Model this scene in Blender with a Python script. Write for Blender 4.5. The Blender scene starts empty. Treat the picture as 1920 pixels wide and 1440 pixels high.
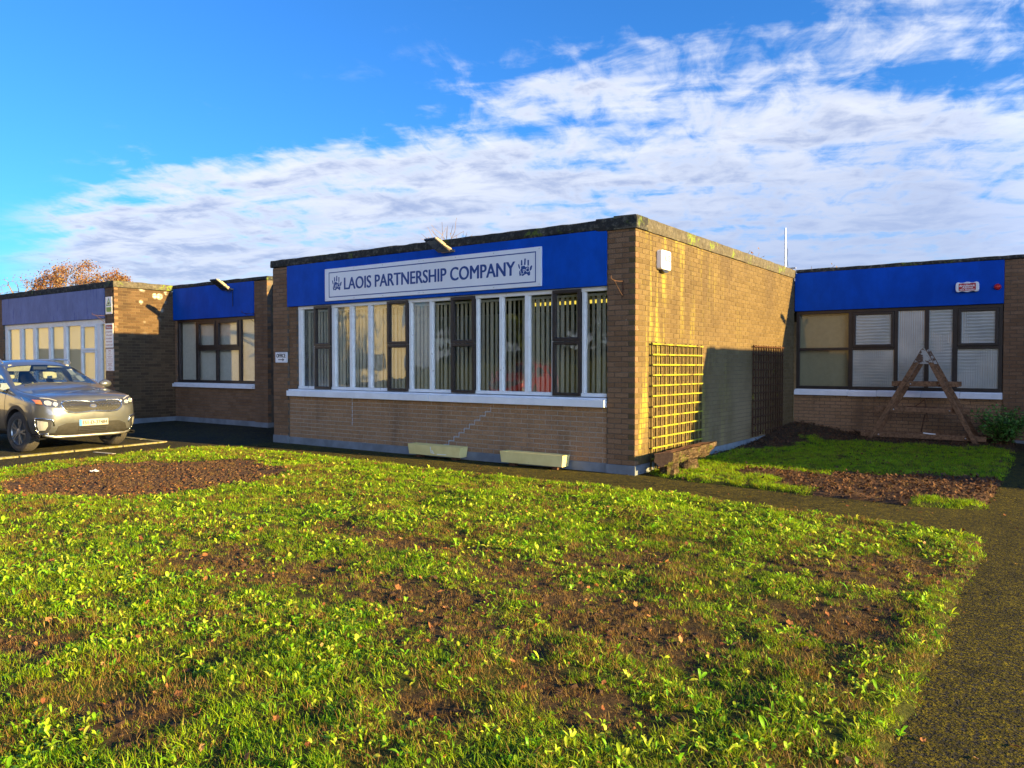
import bpy, bmesh, math, random
import numpy as np
from mathutils import Vector, Matrix, Euler, noise
from mathutils.bvhtree import BVHTree

R = math.radians
SC = bpy.context.scene
COL = SC.collection
rnd = random.Random(7)

# ------------------------------------------------------------------ camera
YAW, PITCH = 35.549, -1.47
CAM = (4.969, -9.994, 1.6)
cd = bpy.data.cameras.new('camera')
cd.lens, cd.sensor_width, cd.clip_start, cd.clip_end = 27.0, 36.0, 0.05, 3000
cam = bpy.data.objects.new('camera', cd)
cam.location = CAM
cam.rotation_euler = (R(90 + PITCH), 0, R(YAW))
COL.objects.link(cam)
SC.camera = cam

# ------------------------------------------------------------------ light
SUNV = Vector((4.82, 0.513, 1.0)).normalized()      # towards the sun
SUN_EL = math.asin(SUNV.z)
SUN_AZ = math.atan2(SUNV.x, SUNV.y)                 # from +Y towards +X
sd = bpy.data.lights.new('sun', 'SUN')
sd.energy, sd.angle, sd.color = 3.75, R(0.5), (1.0, 0.72, 0.27)
so = bpy.data.objects.new('sun', sd)
so.rotation_euler = (-SUNV).to_track_quat('-Z', 'Y').to_euler()
so.location = (60, 6, 20)
COL.objects.link(so)

SKY_STRENGTH = 0.080
SKY_TINT = (0.165, 0.46, 0.84)
CLOUD_LIT, CLOUD_SHADE, CLOUD_LOW = (2.5, 2.6, 2.85), (1.05, 1.28, 1.95), (1.2, 1.48, 2.2)
SC.view_settings.view_transform = 'Standard'
SC.view_settings.look = 'None'
SC.view_settings.exposure = 2.27
SC.view_settings.gamma = 1.0
SC.view_settings.use_curve_mapping = False

W = bpy.data.worlds.new('World')
SC.world = W
W.use_nodes = True


class NT:
    """small node-tree writer"""
    def __init__(s, nt):
        s.nt = nt
        nt.nodes.clear()

    def n(s, t, **kw):
        nd = s.nt.nodes.new(t)
        for k, v in kw.items():
            setattr(nd, k, v)
        return nd

    def put(s, sock, v):
        if v is None:
            return
        if isinstance(v, bpy.types.NodeSocket):
            s.nt.links.new(v, sock)
        else:
            if sock.type == 'RGBA' and len(v) == 3:
                v = (*v, 1)
            sock.default_value = v

    def math(s, op, a, b=None, c=None, clamp=False):
        nd = s.n('ShaderNodeMath', operation=op, use_clamp=clamp)
        for i, v in enumerate((a, b, c)):
            s.put(nd.inputs[i], v)
        return nd.outputs[0]

    def vmath(s, op, a, b=None, scale=None):
        nd = s.n('ShaderNodeVectorMath', operation=op)
        s.put(nd.inputs[0], a)
        s.put(nd.inputs[1], b)
        if scale is not None:
            s.put(nd.inputs['Scale'], scale)
        return nd.outputs[1] if op in ('DOT_PRODUCT', 'LENGTH') else nd.outputs[0]

    def noise(s, vec, scale, detail=3, rough=0.55, dist=0.0):
        nd = s.n('ShaderNodeTexNoise')
        s.put(nd.inputs['Vector'], vec)
        s.put(nd.inputs['Scale'], scale)
        nd.inputs['Detail'].default_value = detail
        nd.inputs['Roughness'].default_value = rough
        nd.inputs['Distortion'].default_value = dist
        return nd.outputs[0]

    def vor(s, vec, scale, out='Distance', rand=1.0):
        nd = s.n('ShaderNodeTexVoronoi')
        s.put(nd.inputs['Vector'], vec)
        s.put(nd.inputs['Scale'], scale)
        nd.inputs['Randomness'].default_value = rand
        return nd.outputs[out]

    def ss(s, v, a, b, lo=0.0, hi=1.0):
        nd = s.n('ShaderNodeMapRange', interpolation_type='SMOOTHSTEP')
        for i, x in enumerate((v, a, b, lo, hi)):
            s.put(nd.inputs[i], x)
        return nd.outputs[0]

    def mix(s, f, a, b, mode='MIX'):
        nd = s.n('ShaderNodeMix', data_type='RGBA', blend_type=mode)
        s.put(nd.inputs[0], f)
        s.put(nd.inputs[6], a)
        s.put(nd.inputs[7], b)
        return nd.outputs[2]

    def sep(s, v):
        nd = s.n('ShaderNodeSeparateXYZ')
        s.put(nd.inputs[0], v)
        return nd.outputs

    def comb(s, x, y, z):
        nd = s.n('ShaderNodeCombineXYZ')
        for i, v in enumerate((x, y, z)):
            s.put(nd.inputs[i], v)
        return nd.outputs[0]

    def geo(s, o='Position'):
        return s.n('ShaderNodeNewGeometry').outputs[o]

    def ramp(s, f, stops, interp='LINEAR'):
        nd = s.n('ShaderNodeValToRGB')
        cr = nd.color_ramp
        cr.interpolation = interp
        while len(cr.elements) < len(stops):
            cr.elements.new(0.5)
        for e, (p, c) in zip(cr.elements, stops):
            e.position = p
            e.color = (*c, 1) if len(c) == 3 else c
        s.put(nd.inputs[0], f)
        return nd.outputs[0]

    def bump(s, h, strength=0.3, dist=0.01, normal=None):
        nd = s.n('ShaderNodeBump')
        nd.inputs['Strength'].default_value = strength
        nd.inputs['Distance'].default_value = dist
        s.put(nd.inputs['Height'], h)
        if normal is not None:
            s.put(nd.inputs['Normal'], normal)
        return nd.outputs[0]

    def bsdf(s, col, rough=0.8, metal=0.0, normal=None, spec=0.5, coat=0.0, coat_rough=0.05, emit=None, emit_s=0.0):
        nd = s.n('ShaderNodeBsdfPrincipled')
        s.put(nd.inputs['Base Color'], col)
        s.put(nd.inputs['Roughness'], rough)
        s.put(nd.inputs['Metallic'], metal)
        s.put(nd.inputs['Specular IOR Level'], spec)
        s.put(nd.inputs['Coat Weight'], coat)
        s.put(nd.inputs['Coat Roughness'], coat_rough)
        if normal is not None:
            s.put(nd.inputs['Normal'], normal)
        if emit is not None:
            s.put(nd.inputs['Emission Color'], emit)
            nd.inputs['Emission Strength'].default_value = emit_s
        return nd.outputs[0]

    def out(s, sh):
        o = s.n('ShaderNodeOutputMaterial')
        s.nt.links.new(sh, o.inputs['Surface'])


def build_sky():
    t = NT(W.node_tree)
    sky = t.n('ShaderNodeTexSky', sky_type='NISHITA')
    sky.sun_disc = False
    sky.sun_elevation = SUN_EL
    sky.sun_rotation = SUN_AZ
    sky.altitude = 0
    sky.air_density = 1.0
    sky.dust_density = 0.8
    sky.ozone_density = 2.2
    d = t.vmath('NORMALIZE', t.n('ShaderNodeTexCoord').outputs['Generated'])
    x, y, z = t.sep(d)
    a = R(YAW)
    fw = t.vmath('DOT_PRODUCT', d, (-math.sin(a), math.cos(a), 0))
    rt = t.vmath('DOT_PRODUCT', d, (math.cos(a), math.sin(a), 0))
    zz = t.math('MAXIMUM', t.math('ADD', z, 0.12), 0.06)
    X = t.math('DIVIDE', rt, zz)
    Y = t.math('DIVIDE', fw, zz)
    P = t.comb(X, Y, 0.0)
    # clouds lie in one broken layer with a denser bank; a clear lane crosses it
    w1 = t.math('MULTIPLY', t.math('SUBTRACT', t.noise(P, 1.1, 4, 0.6), 0.5), 0.9)
    edge = t.math('ADD', t.math('ADD', t.math('MULTIPLY', X, 0.63), Y), w1)
    edge2 = t.math('ADD', t.math('ADD', t.math('MULTIPLY', X, 0.21), Y), t.math('MULTIPLY', w1, 0.7))
    back = t.ss(edge, -0.9, -2.4)  # unseen cloud behind the camera, added to brighten the shaded front
    bias = t.math('MAXIMUM', t.math('ADD', t.math('MULTIPLY', t.ss(edge, 1.6, 2.3), 0.42), t.math('MULTIPLY', t.ss(edge2, 2.15, 2.6), 0.58)), back)
    gate = t.math('MAXIMUM', t.math('MULTIPLY', t.ss(edge, 1.5, 2.0), t.ss(t.math('ADD', t.math('ADD', t.math('MULTIPLY', X, 1.5), Y), t.math('MULTIPLY', w1, 1.6)), -0.25, 0.65)), back)
    # long streaks with ripples across them
    ang = R(-14)
    Pr = t.comb(t.math('ADD', t.math('MULTIPLY', X, math.cos(ang)), t.math('MULTIPLY', Y, math.sin(ang))),
                t.math('SUBTRACT', t.math('MULTIPLY', Y, math.cos(ang)), t.math('MULTIPLY', X, math.sin(ang))), 0.0)
    s1 = t.noise(t.vmath('MULTIPLY', Pr, (0.6, 1.7, 1)), 2.0, 6, 0.56, 0.5)
    s2 = t.noise(t.vmath('MULTIPLY', Pr, (1.6, 1.0, 1)), 5.5, 5, 0.6, 0.5)
    s3 = t.noise(P, 17.0, 4, 0.62, 0.3)
    big = t.noise(P, 0.7, 3, 0.5)
    den = t.math('ADD', t.math('MULTIPLY', s1, 0.56), t.math('MULTIPLY', s2, 0.35))
    den = t.math('ADD', den, t.math('MULTIPLY', s3, 0.09))
    den = t.math('ADD', den, t.math('MULTIPLY', t.math('SUBTRACT', big, 0.5), 0.30))
    thr = t.math('SUBTRACT', 0.60, t.math('MULTIPLY', bias, 0.23))
    cov = t.ss(den, t.math('SUBTRACT', thr, 0.06), t.math('ADD', thr, 0.14))
    cov = t.math('MAXIMUM', cov, t.math('MULTIPLY', t.ss(z, 0.22, 0.10), t.math('MULTIPLY', t.ss(edge2, 2.6, 3.4), 0.82)))
    cov = t.math('MULTIPLY', cov, gate)
    thick = t.ss(den, t.math('ADD', thr, 0.05), t.math('ADD', thr, 0.24))
    low = t.ss(t.math('ADD', z, t.math('MULTIPLY', X, -0.045)), 0.05, 0.33)
    shade = t.math('MULTIPLY', thick, t.ss(t.noise(t.vmath('MULTIPLY', Pr, (1.0, 1.5, 1)), 3.1, 5, 0.6, 0.4), 0.36, 0.60))
    ccol = t.mix(shade, CLOUD_LIT, CLOUD_SHADE)
    ccol = t.mix(t.math('MULTIPLY', t.math('SUBTRACT', 1.0, low), 0.8), ccol, CLOUD_LOW)
    sk = t.mix(1.0, sky.outputs[0], SKY_TINT, 'MULTIPLY')
    # forward scatter boosted towards the unseen sun, added to lift the shaded front
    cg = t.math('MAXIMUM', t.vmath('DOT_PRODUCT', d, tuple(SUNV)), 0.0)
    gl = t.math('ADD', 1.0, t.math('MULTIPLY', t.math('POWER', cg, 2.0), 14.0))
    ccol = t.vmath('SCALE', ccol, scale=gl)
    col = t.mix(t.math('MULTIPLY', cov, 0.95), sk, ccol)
    bg = t.n('ShaderNodeBackground')
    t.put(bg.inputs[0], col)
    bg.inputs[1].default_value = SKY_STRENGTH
    o = t.n('ShaderNodeOutputWorld')
    t.nt.links.new(bg.outputs[0], o.inputs[0])


build_sky()

# ------------------------------------------------------------------ helpers
def obj(name, me, mat=None, parent=None, loc=(0, 0, 0), rot=(0, 0, 0)):
    o = bpy.data.objects.new(name, me)
    COL.objects.link(o)
    if mat is not None and me is not None:
        for m in (mat if isinstance(mat, (list, tuple)) else [mat]):
            me.materials.append(m)
    if parent is not None:
        o.parent = parent
    o.location = loc
    o.rotation_euler = rot
    return o


def thing(name, label, cat, loc=(0, 0, 0), rot=(0, 0, 0), group=None):
    o = bpy.data.objects.new(name, None)
    o.empty_display_size = 0.1
    COL.objects.link(o)
    o.location, o.rotation_euler = loc, rot
    tag(o, label, cat, group)
    return o


def tag(o, label, cat, group=None):
    o['label'], o['category'] = label, cat
    if group:
        o['group'] = group
    return o


class MB:
    def __init__(s):
        s.v, s.f, s.mi = [], [], []

    def add(s, vs, fs, mi=0):
        b = len(s.v)
        s.v += [tuple(v) for v in vs]
        s.f += [tuple(i + b for i in f) for f in fs]
        s.mi += [mi] * len(fs)
        return s

    def box(s, x0, x1, y0, y1, z0, z1, M=None, mi=0, skip=()):
        vs = [(x, y, z) for z in (z0, z1) for y in (y0, y1) for x in (x0, x1)]
        if M is not None:
            vs = [M @ Vector(v) for v in vs]
        fs = dict(b=(0, 2, 3, 1), t=(4, 5, 7, 6), f=(0, 1, 5, 4), k=(2, 6, 7, 3), l=(0, 4, 6, 2), r=(1, 3, 7, 5))
        return s.add(vs, [q for k, q in fs.items() if k not in skip], mi)

    def bar(s, p, q, w, h, up=(0, 0, 1), mi=0):
        p, q = Vector(p), Vector(q)
        d = (q - p)
        L = d.length
        d.normalize()
        u = Vector(up)
        r = d.cross(u)
        if r.length < 1e-4:
            r = d.cross(Vector((1, 0, 0)))
        r.normalize()
        u = r.cross(d)
        vs = []
        for e in (p, q):
            for a, b in ((-1, -1), (1, -1), (1, 1), (-1, 1)):
                vs.append(e + r * a * w / 2 + u * b * h / 2)
        return s.add(vs, [(0, 1, 2, 3), (7, 6, 5, 4), (0, 4, 5, 1), (1, 5, 6, 2), (2, 6, 7, 3), (3, 7, 4, 0)], mi)

    def tube(s, pts, rad, n=6, cap=True, mi=0):
        pts = [Vector(p) for p in pts]
        if not isinstance(rad, (list, tuple)):
            rad = [rad] * len(pts)
        vs, fs = [], []
        ref = Vector((0.13, 0.31, 0.94))
        for i, p in enumerate(pts):
            d = (pts[min(i + 1, len(pts) - 1)] - pts[max(i - 1, 0)]).normalized()
            a = d.cross(ref)
            if a.length < 0.05:
                a = d.cross(Vector((1, 0, 0)))
            a.normalize()
            b = d.cross(a)
            for k in range(n):
                t = 2 * math.pi * k / n
                vs.append(p + (a * math.cos(t) + b * math.sin(t)) * rad[i])
        for i in range(len(pts) - 1):
            for k in range(n):
                fs.append((i * n + k, i * n + (k + 1) % n, (i + 1) * n + (k + 1) % n, (i + 1) * n + k))
        if cap:
            fs.append(tuple(range(n))[::-1])
            fs.append(tuple(range((len(pts) - 1) * n, len(pts) * n)))
        return s.add(vs, fs, mi)

    def lathe(s, prof, n=16, M=None, mi=0):
        """profile of (radius, z)"""
        vs, fs = [], []
        for r, z in prof:
            for k in range(n):
                t = 2 * math.pi * k / n
                v = Vector((r * math.cos(t), r * math.sin(t), z))
                vs.append(M @ v if M is not None else v)
        for i in range(len(prof) - 1):
            for k in range(n):
                fs.append((i * n + k, i * n + (k + 1) % n, (i + 1) * n + (k + 1) % n, (i + 1) * n + k))
        fs.append(tuple(range(n))[::-1])
        fs.append(tuple(range((len(prof) - 1) * n, len(prof) * n)))
        return s.add(vs, fs, mi)

    def prism(s, poly, M, depth, mi=0):
        """2-D polygon in the local xy plane, pushed along local z by depth"""
        n = len(poly)
        vs = [M @ Vector((x, y, 0)) for x, y in poly] + [M @ Vector((x, y, depth)) for x, y in poly]
        fs = [tuple(range(n))[::-1], tuple(range(n, 2 * n))]
        fs += [(i, (i + 1) % n, n + (i + 1) % n, n + i) for i in range(n)]
        return s.add(vs, fs, mi)

    def mesh(s, name, smooth=False):
        me = bpy.data.meshes.new(name)
        me.from_pydata(s.v, [], s.f)
        if any(s.mi):
            me.polygons.foreach_set('material_index', s.mi)
        me.update()
        if smooth:
            me.polygons.foreach_set('use_smooth', [True] * len(me.polygons))
        return me

    def build(s, name, mat, parent=None, smooth=False, fix=False, bevel=0.0, loc=(0, 0, 0), rot=(0, 0, 0)):
        me = s.mesh(name, smooth)
        if fix or bevel:
            bm = bmesh.new()
            bm.from_mesh(me)
            bmesh.ops.recalc_face_normals(bm, faces=bm.faces)
            if bevel:
                bmesh.ops.bevel(bm, geom=[e for e in bm.edges if len(e.link_faces) == 2 and e.calc_face_angle(0) > 0.5],
                                offset=bevel, segments=2, affect='EDGES', profile=0.6)
            bm.to_mesh(me)
            bm.free()
        return obj(name, me, mat, parent, loc, rot)


FRONT = lambda x, y, z: Matrix(((1, 0, 0, x), (0, 0, -1, y), (0, 1, 0, z), (0, 0, 0, 1)))   # local xy on a wall that faces -Y
SIDE = lambda x, y, z: Matrix(((0, 0, 1, x), (1, 0, 0, y), (0, 1, 0, z), (0, 0, 0, 1)))     # local xy on a wall that faces +X


def text_obj(name, s, mat, parent, M, w=None, h=None, bold=0.0, align='CENTER', depth=0.001, shear=0.0, fat=0.0):
    """flat lettering fitted into w x h, lying in the local xy plane of M"""
    cu = bpy.data.curves.new('tmp', 'FONT')
    cu.body = s
    cu.size = 1.0
    cu.offset = bold
    cu.shear = shear
    cu.resolution_u = 4
    o = bpy.data.objects.new('tmp', cu)
    COL.objects.link(o)
    dg = bpy.context.evaluated_depsgraph_get()
    me = bpy.data.meshes.new_from_object(o.evaluated_get(dg))
    bpy.data.objects.remove(o)
    bpy.data.curves.remove(cu)
    n = len(me.vertices)
    co = np.empty(n * 3)
    me.vertices.foreach_get('co', co)
    co = co.reshape(-1, 3)
    mn, mx = co.min(0), co.max(0)
    sy = h / (mx[1] - mn[1])
    sx = w / (mx[0] - mn[0]) if w else sy
    co[:, 0] = (co[:, 0] - (mn[0] + mx[0]) / 2) * sx
    co[:, 1] = (co[:, 1] - (mn[1] + mx[1]) / 2) * sy
    co[:, 2] = depth
    me.vertices.foreach_set('co', co.ravel())
    if fat:
        bm, out = bmesh.new(), bmesh.new()
        for k, dx in enumerate((-fat, -fat / 3, fat / 3, fat)):
            b = me.copy()
            b.transform(Matrix.Translation((dx, (k % 2 - 0.5) * fat * 0.5, 0.00025 * k)))
            bm.from_mesh(b)
            bpy.data.meshes.remove(b)
        bm.to_mesh(me)
        bm.free()
        out.free()
    me.transform(M)
    me.name = name
    me.materials.clear()
    me.update()
    return obj(name, me, mat, parent)


# ------------------------------------------------------------------ materials
MATS = {}


def mat(name, fn):
    if name in MATS:
        return MATS[name]
    m = bpy.data.materials.new(name)
    m.use_nodes = True
    t = NT(m.node_tree)
    t.out(fn(t))
    MATS[name] = m
    return m


def plain(name, col, rough=0.6, metal=0.0, var=0.12, scale=9.0, bump=0.0, spec=0.5, coat=0.0):
    def fn(t):
        p = t.geo()
        n = t.noise(p, scale, 5, 0.6)
        c2 = tuple(c * (1 - var) for c in col)
        c1 = tuple(min(1, c * (1 + var)) for c in col)
        c = t.mix(t.ss(n, 0.3, 0.7), c2, c1)
        nm = t.bump(t.noise(p, scale * 8, 3), bump, 0.004) if bump else None
        return t.bsdf(c, rough, metal, nm, spec, coat)
    return mat(name, fn)


def brick_mat(name, lo, mid, hi, kind):
    def fn(t):
        p = t.geo()
        isl = t.geo('Random Per Island')
        ob = t.n('ShaderNodeObjectInfo').outputs['Random']
        wn = t.n('ShaderNodeTexWhiteNoise', noise_dimensions='1D')
        t.put(wn.inputs['W'], t.math('ADD', t.math('MULTIPLY', isl, 731.0), t.math('MULTIPLY', ob, 391.0)))
        r = wn.outputs['Value']
        c = t.ramp(r, [(0.0, lo), (0.45, mid), (1.0, hi)])
        fine = t.noise(t.vmath('MULTIPLY', p, (1, 1, 2.2)), 60, 4, 0.7)
        c = t.mix(t.ss(fine, 0.35, 0.75), t.mix(0.65, c, (0.02, 0.015, 0.01)), c)
        px, py, pz = t.sep(p)
        if kind == 'side':
            # algae near the street corner, grey bloom low down, dark runs under the coping
            n1 = t.noise(t.vmath('MULTIPLY', p, (1, 1, 0.45)), 1.1, 4)
            bloom = t.math('MULTIPLY', t.ss(pz, 2.5, 0.5), t.math('MULTIPLY', t.ss(py, 1.4, 3.4), t.ss(py, 7.6, 4.6)))
            bloom = t.math('MULTIPLY', bloom, t.ss(n1, 0.25, 0.6))
            c = t.mix(t.math('MULTIPLY', bloom, 0.34), c, (0.44, 0.31, 0.18))
            n2 = t.noise(t.vmath('MULTIPLY', p, (1, 3.0, 0.5)), 1.5, 5, 0.65)
            alg = t.math('MULTIPLY', t.ss(n2, 0.50, 0.68), t.ss(py, 5.5, 0.2))
            c = t.mix(t.math('MULTIPLY', alg, 0.55), c, (0.42, 0.36, 0.05))
            n3 = t.noise(t.vmath('MULTIPLY', p, (1, 1.6, 0.8)), 0.75, 5, 0.6)
            run = t.math('MULTIPLY', t.ss(n3, 0.47, 0.64), t.ss(pz, 1.3, 3.2))
            c = t.mix(t.math('MULTIPLY', run, 0.55), c, (0.075, 0.05, 0.03))
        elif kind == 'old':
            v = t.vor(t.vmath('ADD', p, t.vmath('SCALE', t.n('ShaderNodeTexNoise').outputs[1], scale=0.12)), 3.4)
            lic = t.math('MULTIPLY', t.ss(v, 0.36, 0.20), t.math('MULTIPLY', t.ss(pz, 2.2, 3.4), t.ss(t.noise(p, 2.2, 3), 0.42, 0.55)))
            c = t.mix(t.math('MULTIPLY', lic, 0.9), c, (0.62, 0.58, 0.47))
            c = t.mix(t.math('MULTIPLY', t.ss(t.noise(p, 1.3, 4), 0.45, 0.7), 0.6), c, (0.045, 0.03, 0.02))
        else:
            n3 = t.noise(t.vmath('MULTIPLY', p, (2.2, 1, 0.35)), 0.9, 4)
            c = t.mix(t.math('MULTIPLY', t.ss(n3, 0.5, 0.75), 0.45), c, (0.05, 0.034, 0.024))
            spk = t.ss(t.vor(p, 9), 0.09, 0.05)
            c = t.mix(t.math('MULTIPLY', spk, t.math('MULTIPLY', t.ss(t.noise(p, 1.6, 2), 0.5, 0.65), 0.7)), c, (0.5, 0.5, 0.45))
        nm = t.bump(fine, 0.55, 0.004)
        return t.bsdf(c, 0.9, 0, nm, 0.25)
    return mat(name, fn)


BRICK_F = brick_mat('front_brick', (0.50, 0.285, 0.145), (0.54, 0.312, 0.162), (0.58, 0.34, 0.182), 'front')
BRICK_P = brick_mat('pier_brick', (0.29, 0.155, 0.076), (0.34, 0.187, 0.096), (0.39, 0.222, 0.12), 'front')
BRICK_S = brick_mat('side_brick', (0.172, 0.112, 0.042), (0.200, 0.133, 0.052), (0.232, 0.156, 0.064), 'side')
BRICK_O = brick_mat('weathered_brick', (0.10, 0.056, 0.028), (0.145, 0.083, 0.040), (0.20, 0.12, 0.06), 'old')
MORTAR_F = plain('pale_mortar', (0.34, 0.31, 0.27), 0.95, var=0.25, scale=5)
MORTAR_P = plain('dark_mortar', (0.10, 0.08, 0.06), 0.95, var=0.3, scale=5)
MORTAR_S = plain('side_mortar', (0.12, 0.082, 0.042), 0.95, var=0.35, scale=3)
REPAIR = plain('grey_repair_mortar', (0.42, 0.44, 0.47), 0.9)


def coping_mat(t):
    p = t.geo()
    px, py, pz = t.sep(p)
    n = t.noise(p, 14, 6, 0.7)
    c = t.ramp(n, [(0.3, (0.012, 0.012, 0.012)), (0.52, (0.035, 0.034, 0.03)), (0.72, (0.16, 0.15, 0.12))])
    ms = t.math('MULTIPLY', t.ss(t.noise(p, 2.3, 4, 0.6), 0.56, 0.64), t.ss(t.noise(p, 17, 3), 0.42, 0.6))
    c = t.mix(t.math('MULTIPLY', ms, 0.85), c, (0.11, 0.15, 0.02))
    return t.bsdf(c, 0.92, 0, t.bump(n, 0.7, 0.02), 0.3)


COPING = mat('mossy_roofing_felt', coping_mat)


def side_coping_mat(t):
    p = t.geo()
    n = t.noise(p, 16, 6, 0.7)
    c = t.ramp(n, [(0.3, (0.05, 0.042, 0.03)), (0.55, (0.10, 0.085, 0.06)), (0.75, (0.2, 0.175, 0.12))])
    ms = t.math('MULTIPLY', t.ss(t.noise(p, 1.7, 4, 0.6), 0.53, 0.62), t.ss(t.noise(p, 15, 3), 0.42, 0.58))
    c = t.mix(t.math('MULTIPLY', ms, 0.9), c, (0.16, 0.22, 0.02))
    return t.bsdf(c, 0.92, 0, t.bump(n, 0.7, 0.02), 0.3)


COPING_S = mat('brown_mossy_felt', side_coping_mat)


def fascia_mat(base, worn, amt):
    def fn(t):
        p = t.geo()
        n = t.noise(t.vmath('MULTIPLY', p, (1, 1, 0.6)), 2.0, 6, 0.7)
        c = t.mix(t.ss(n, 0.3, 0.75), tuple(b * 0.84 for b in base), tuple(min(1, b * 1.22) for b in base))
        st = t.math('MULTIPLY', t.ss(t.noise(t.vmath('MULTIPLY', p, (3.5, 1, 0.5)), 2.4, 5, 0.7), 0.56, 0.70), amt)
        c = t.mix(st, c, worn)
        nm = t.bump(t.noise(p, 26, 4, 0.6), 0.25, 0.004)
        return t.bsdf(c, 0.6, 0, nm, 0.12)
    return fn


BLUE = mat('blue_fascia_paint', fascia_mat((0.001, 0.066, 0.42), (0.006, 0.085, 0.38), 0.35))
BLUE_DEEP = mat('deep_blue_fascia_paint', fascia_mat((0.001, 0.060, 0.41), (0.010, 0.09, 0.42), 0.25))
BLUE_FADED = mat('faded_blue_fascia_paint', fascia_mat((0.155, 0.19, 0.37), (0.03, 0.055, 0.26), 0.7))


def white_timber(t):
    p = t.geo()
    n = t.noise(p, 6, 5, 0.65)
    c = t.mix(t.ss(n, 0.3, 0.7), (0.74, 0.74, 0.72), (0.83, 0.83, 0.82))
    fl = t.math('MULTIPLY', t.ss(t.noise(t.vmath('MULTIPLY', p, (1, 1, 0.6)), 18, 5, 0.7), 0.63, 0.69), 0.8)
    c = t.mix(fl, c, (0.34, 0.31, 0.25))
    return t.bsdf(c, 0.5, 0, t.bump(t.noise(p, 40, 3), 0.15, 0.003), 0.4)


WHITE = mat('flaking_white_timber', white_timber)
SILLW = plain('white_sill_paint', (0.80, 0.81, 0.83), 0.55, var=0.06, scale=5, bump=0.15)
BROWN_FR = plain('brown_window_frame', (0.030, 0.021, 0.018), 0.4, var=0.25)
PLINTH = plain('grey_plinth_paint', (0.17, 0.19, 0.21), 0.85, var=0.22, scale=3, bump=0.3)
INT_DARK = plain('interior_carpet', (0.10, 0.10, 0.10), 0.9)
INT_WALL = plain('interior_wall', (0.55, 0.52, 0.45), 0.9)
SLATM = plain('beige_blind_fabric', (0.74, 0.68, 0.52), 0.8, var=0.06)
CREAM_BLIND = plain('cream_blind_fabric', (0.86, 0.74, 0.47), 0.8, var=0.05, scale=1.0)
WHITE_PL = plain('white_plastic', (0.80, 0.80, 0.78), 0.35, var=0.04)
BLACK_PL = plain('black_plastic', (0.02, 0.02, 0.021), 0.45)
GREY_MET = plain('galvanised_metal', (0.5, 0.5, 0.5), 0.4, 0.8, bump=0.1)
RUST = plain('rusty_iron', (0.10, 0.045, 0.022), 0.8, 0.2, var=0.4, scale=20)
RED_PL = plain('red_plastic', (0.50, 0.012, 0.012), 0.3)
RED_LABEL = plain('red_print', (0.42, 0.01, 0.02), 0.5)
BLUE_INK = plain('blue_print', (0.010, 0.055, 0.24), 0.45, var=0.05)
INK = plain('dark_print', (0.02, 0.02, 0.03), 0.5)
GREY_INK = plain('grey_print', (0.12, 0.12, 0.14), 0.5)
RED_INK = plain('red_brown_print', (0.30, 0.03, 0.04), 0.5)
SIGNW = plain('white_sign_sheet', (0.78, 0.79, 0.82), 0.3, var=0.03, scale=1.5)
GREENY = plain('yellow_green_print', (0.50, 0.58, 0.06), 0.5)
GREEN_LN = plain('green_print', (0.03, 0.22, 0.08), 0.5)


def glass_mat(refl, tint, wav, wscale=(1.2, 1, 0.5)):
    def fn(t):
        p = t.geo()
        ob = t.n('ShaderNodeObjectInfo').outputs['Random']
        q = t.vmath('ADD', p, t.comb(t.math('MULTIPLY', ob, 37.0), 0.0, t.math('MULTIPLY', ob, 11.0)))
        nm = t.bump(t.noise(t.vmath('MULTIPLY', q, wscale), 2.4, 2, 0.45), wav, 0.02) if wav else None
        ge = t.n('ShaderNodeNewGeometry')
        cs = t.math('ABSOLUTE', t.vmath('DOT_PRODUCT', ge.outputs['Incoming'], nm if nm is not None else ge.outputs['Normal']), clamp=True)
        f = t.math('ADD', t.math('MULTIPLY', t.math('POWER', t.math('SUBTRACT', 1.0, cs), 5.0), 0.96), refl, clamp=True)
        tr = t.n('ShaderNodeBsdfTransparent')
        t.put(tr.inputs[0], tint)
        gl = t.n('ShaderNodeBsdfGlossy')
        gl.inputs['Roughness'].default_value = 0.015
        if nm is not None:
            t.put(gl.inputs['Normal'], nm)
        mx = t.n('ShaderNodeMixShader')
        t.put(mx.inputs[0], f)
        t.nt.links.new(tr.outputs[0], mx.inputs[1])
        t.nt.links.new(gl.outputs[0], mx.inputs[2])
        return mx.outputs[0]
    return fn


GLASS = mat('old_window_glass', glass_mat(0.075, (0.90, 0.91, 0.90), 0.13))
GLASS_FLAT = mat('new_window_glass', glass_mat(0.055, (0.94, 0.95, 0.94), 0.03))


def ribbed(t):
    """patterned obscure glass: pale body, rippled face"""
    p = t.geo()
    ob = t.n('ShaderNodeObjectInfo').outputs['Random']
    px, py, pz = t.sep(p)
    w1 = t.math('SINE', t.math('MULTIPLY', px, 150.0))
    w2 = t.math('SINE', t.math('ADD', t.math('MULTIPLY', pz, 95.0), t.math('MULTIPLY', t.noise(p, 3, 2), 6.0)))
    sel = t.ss(t.noise(t.vmath('ADD', p, t.comb(t.math('MULTIPLY', ob, 20.0), 0.0, 0.0)), 1.3, 2), 0.42, 0.58)
    h = t.math('ADD', t.math('MULTIPLY', w1, sel), t.math('MULTIPLY', w2, t.math('SUBTRACT', 1.0, sel)))
    nm = t.bump(h, 0.22, 0.01)
    n = t.noise(p, 1.4, 3)
    c = t.mix(t.ss(n, 0.3, 0.7), (0.30, 0.32, 0.30), (0.43, 0.43, 0.39))
    return t.bsdf(c, 0.12, 0, nm, 1.0)


RIBBED = mat('obscure_ribbed_glass', ribbed)


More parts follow.
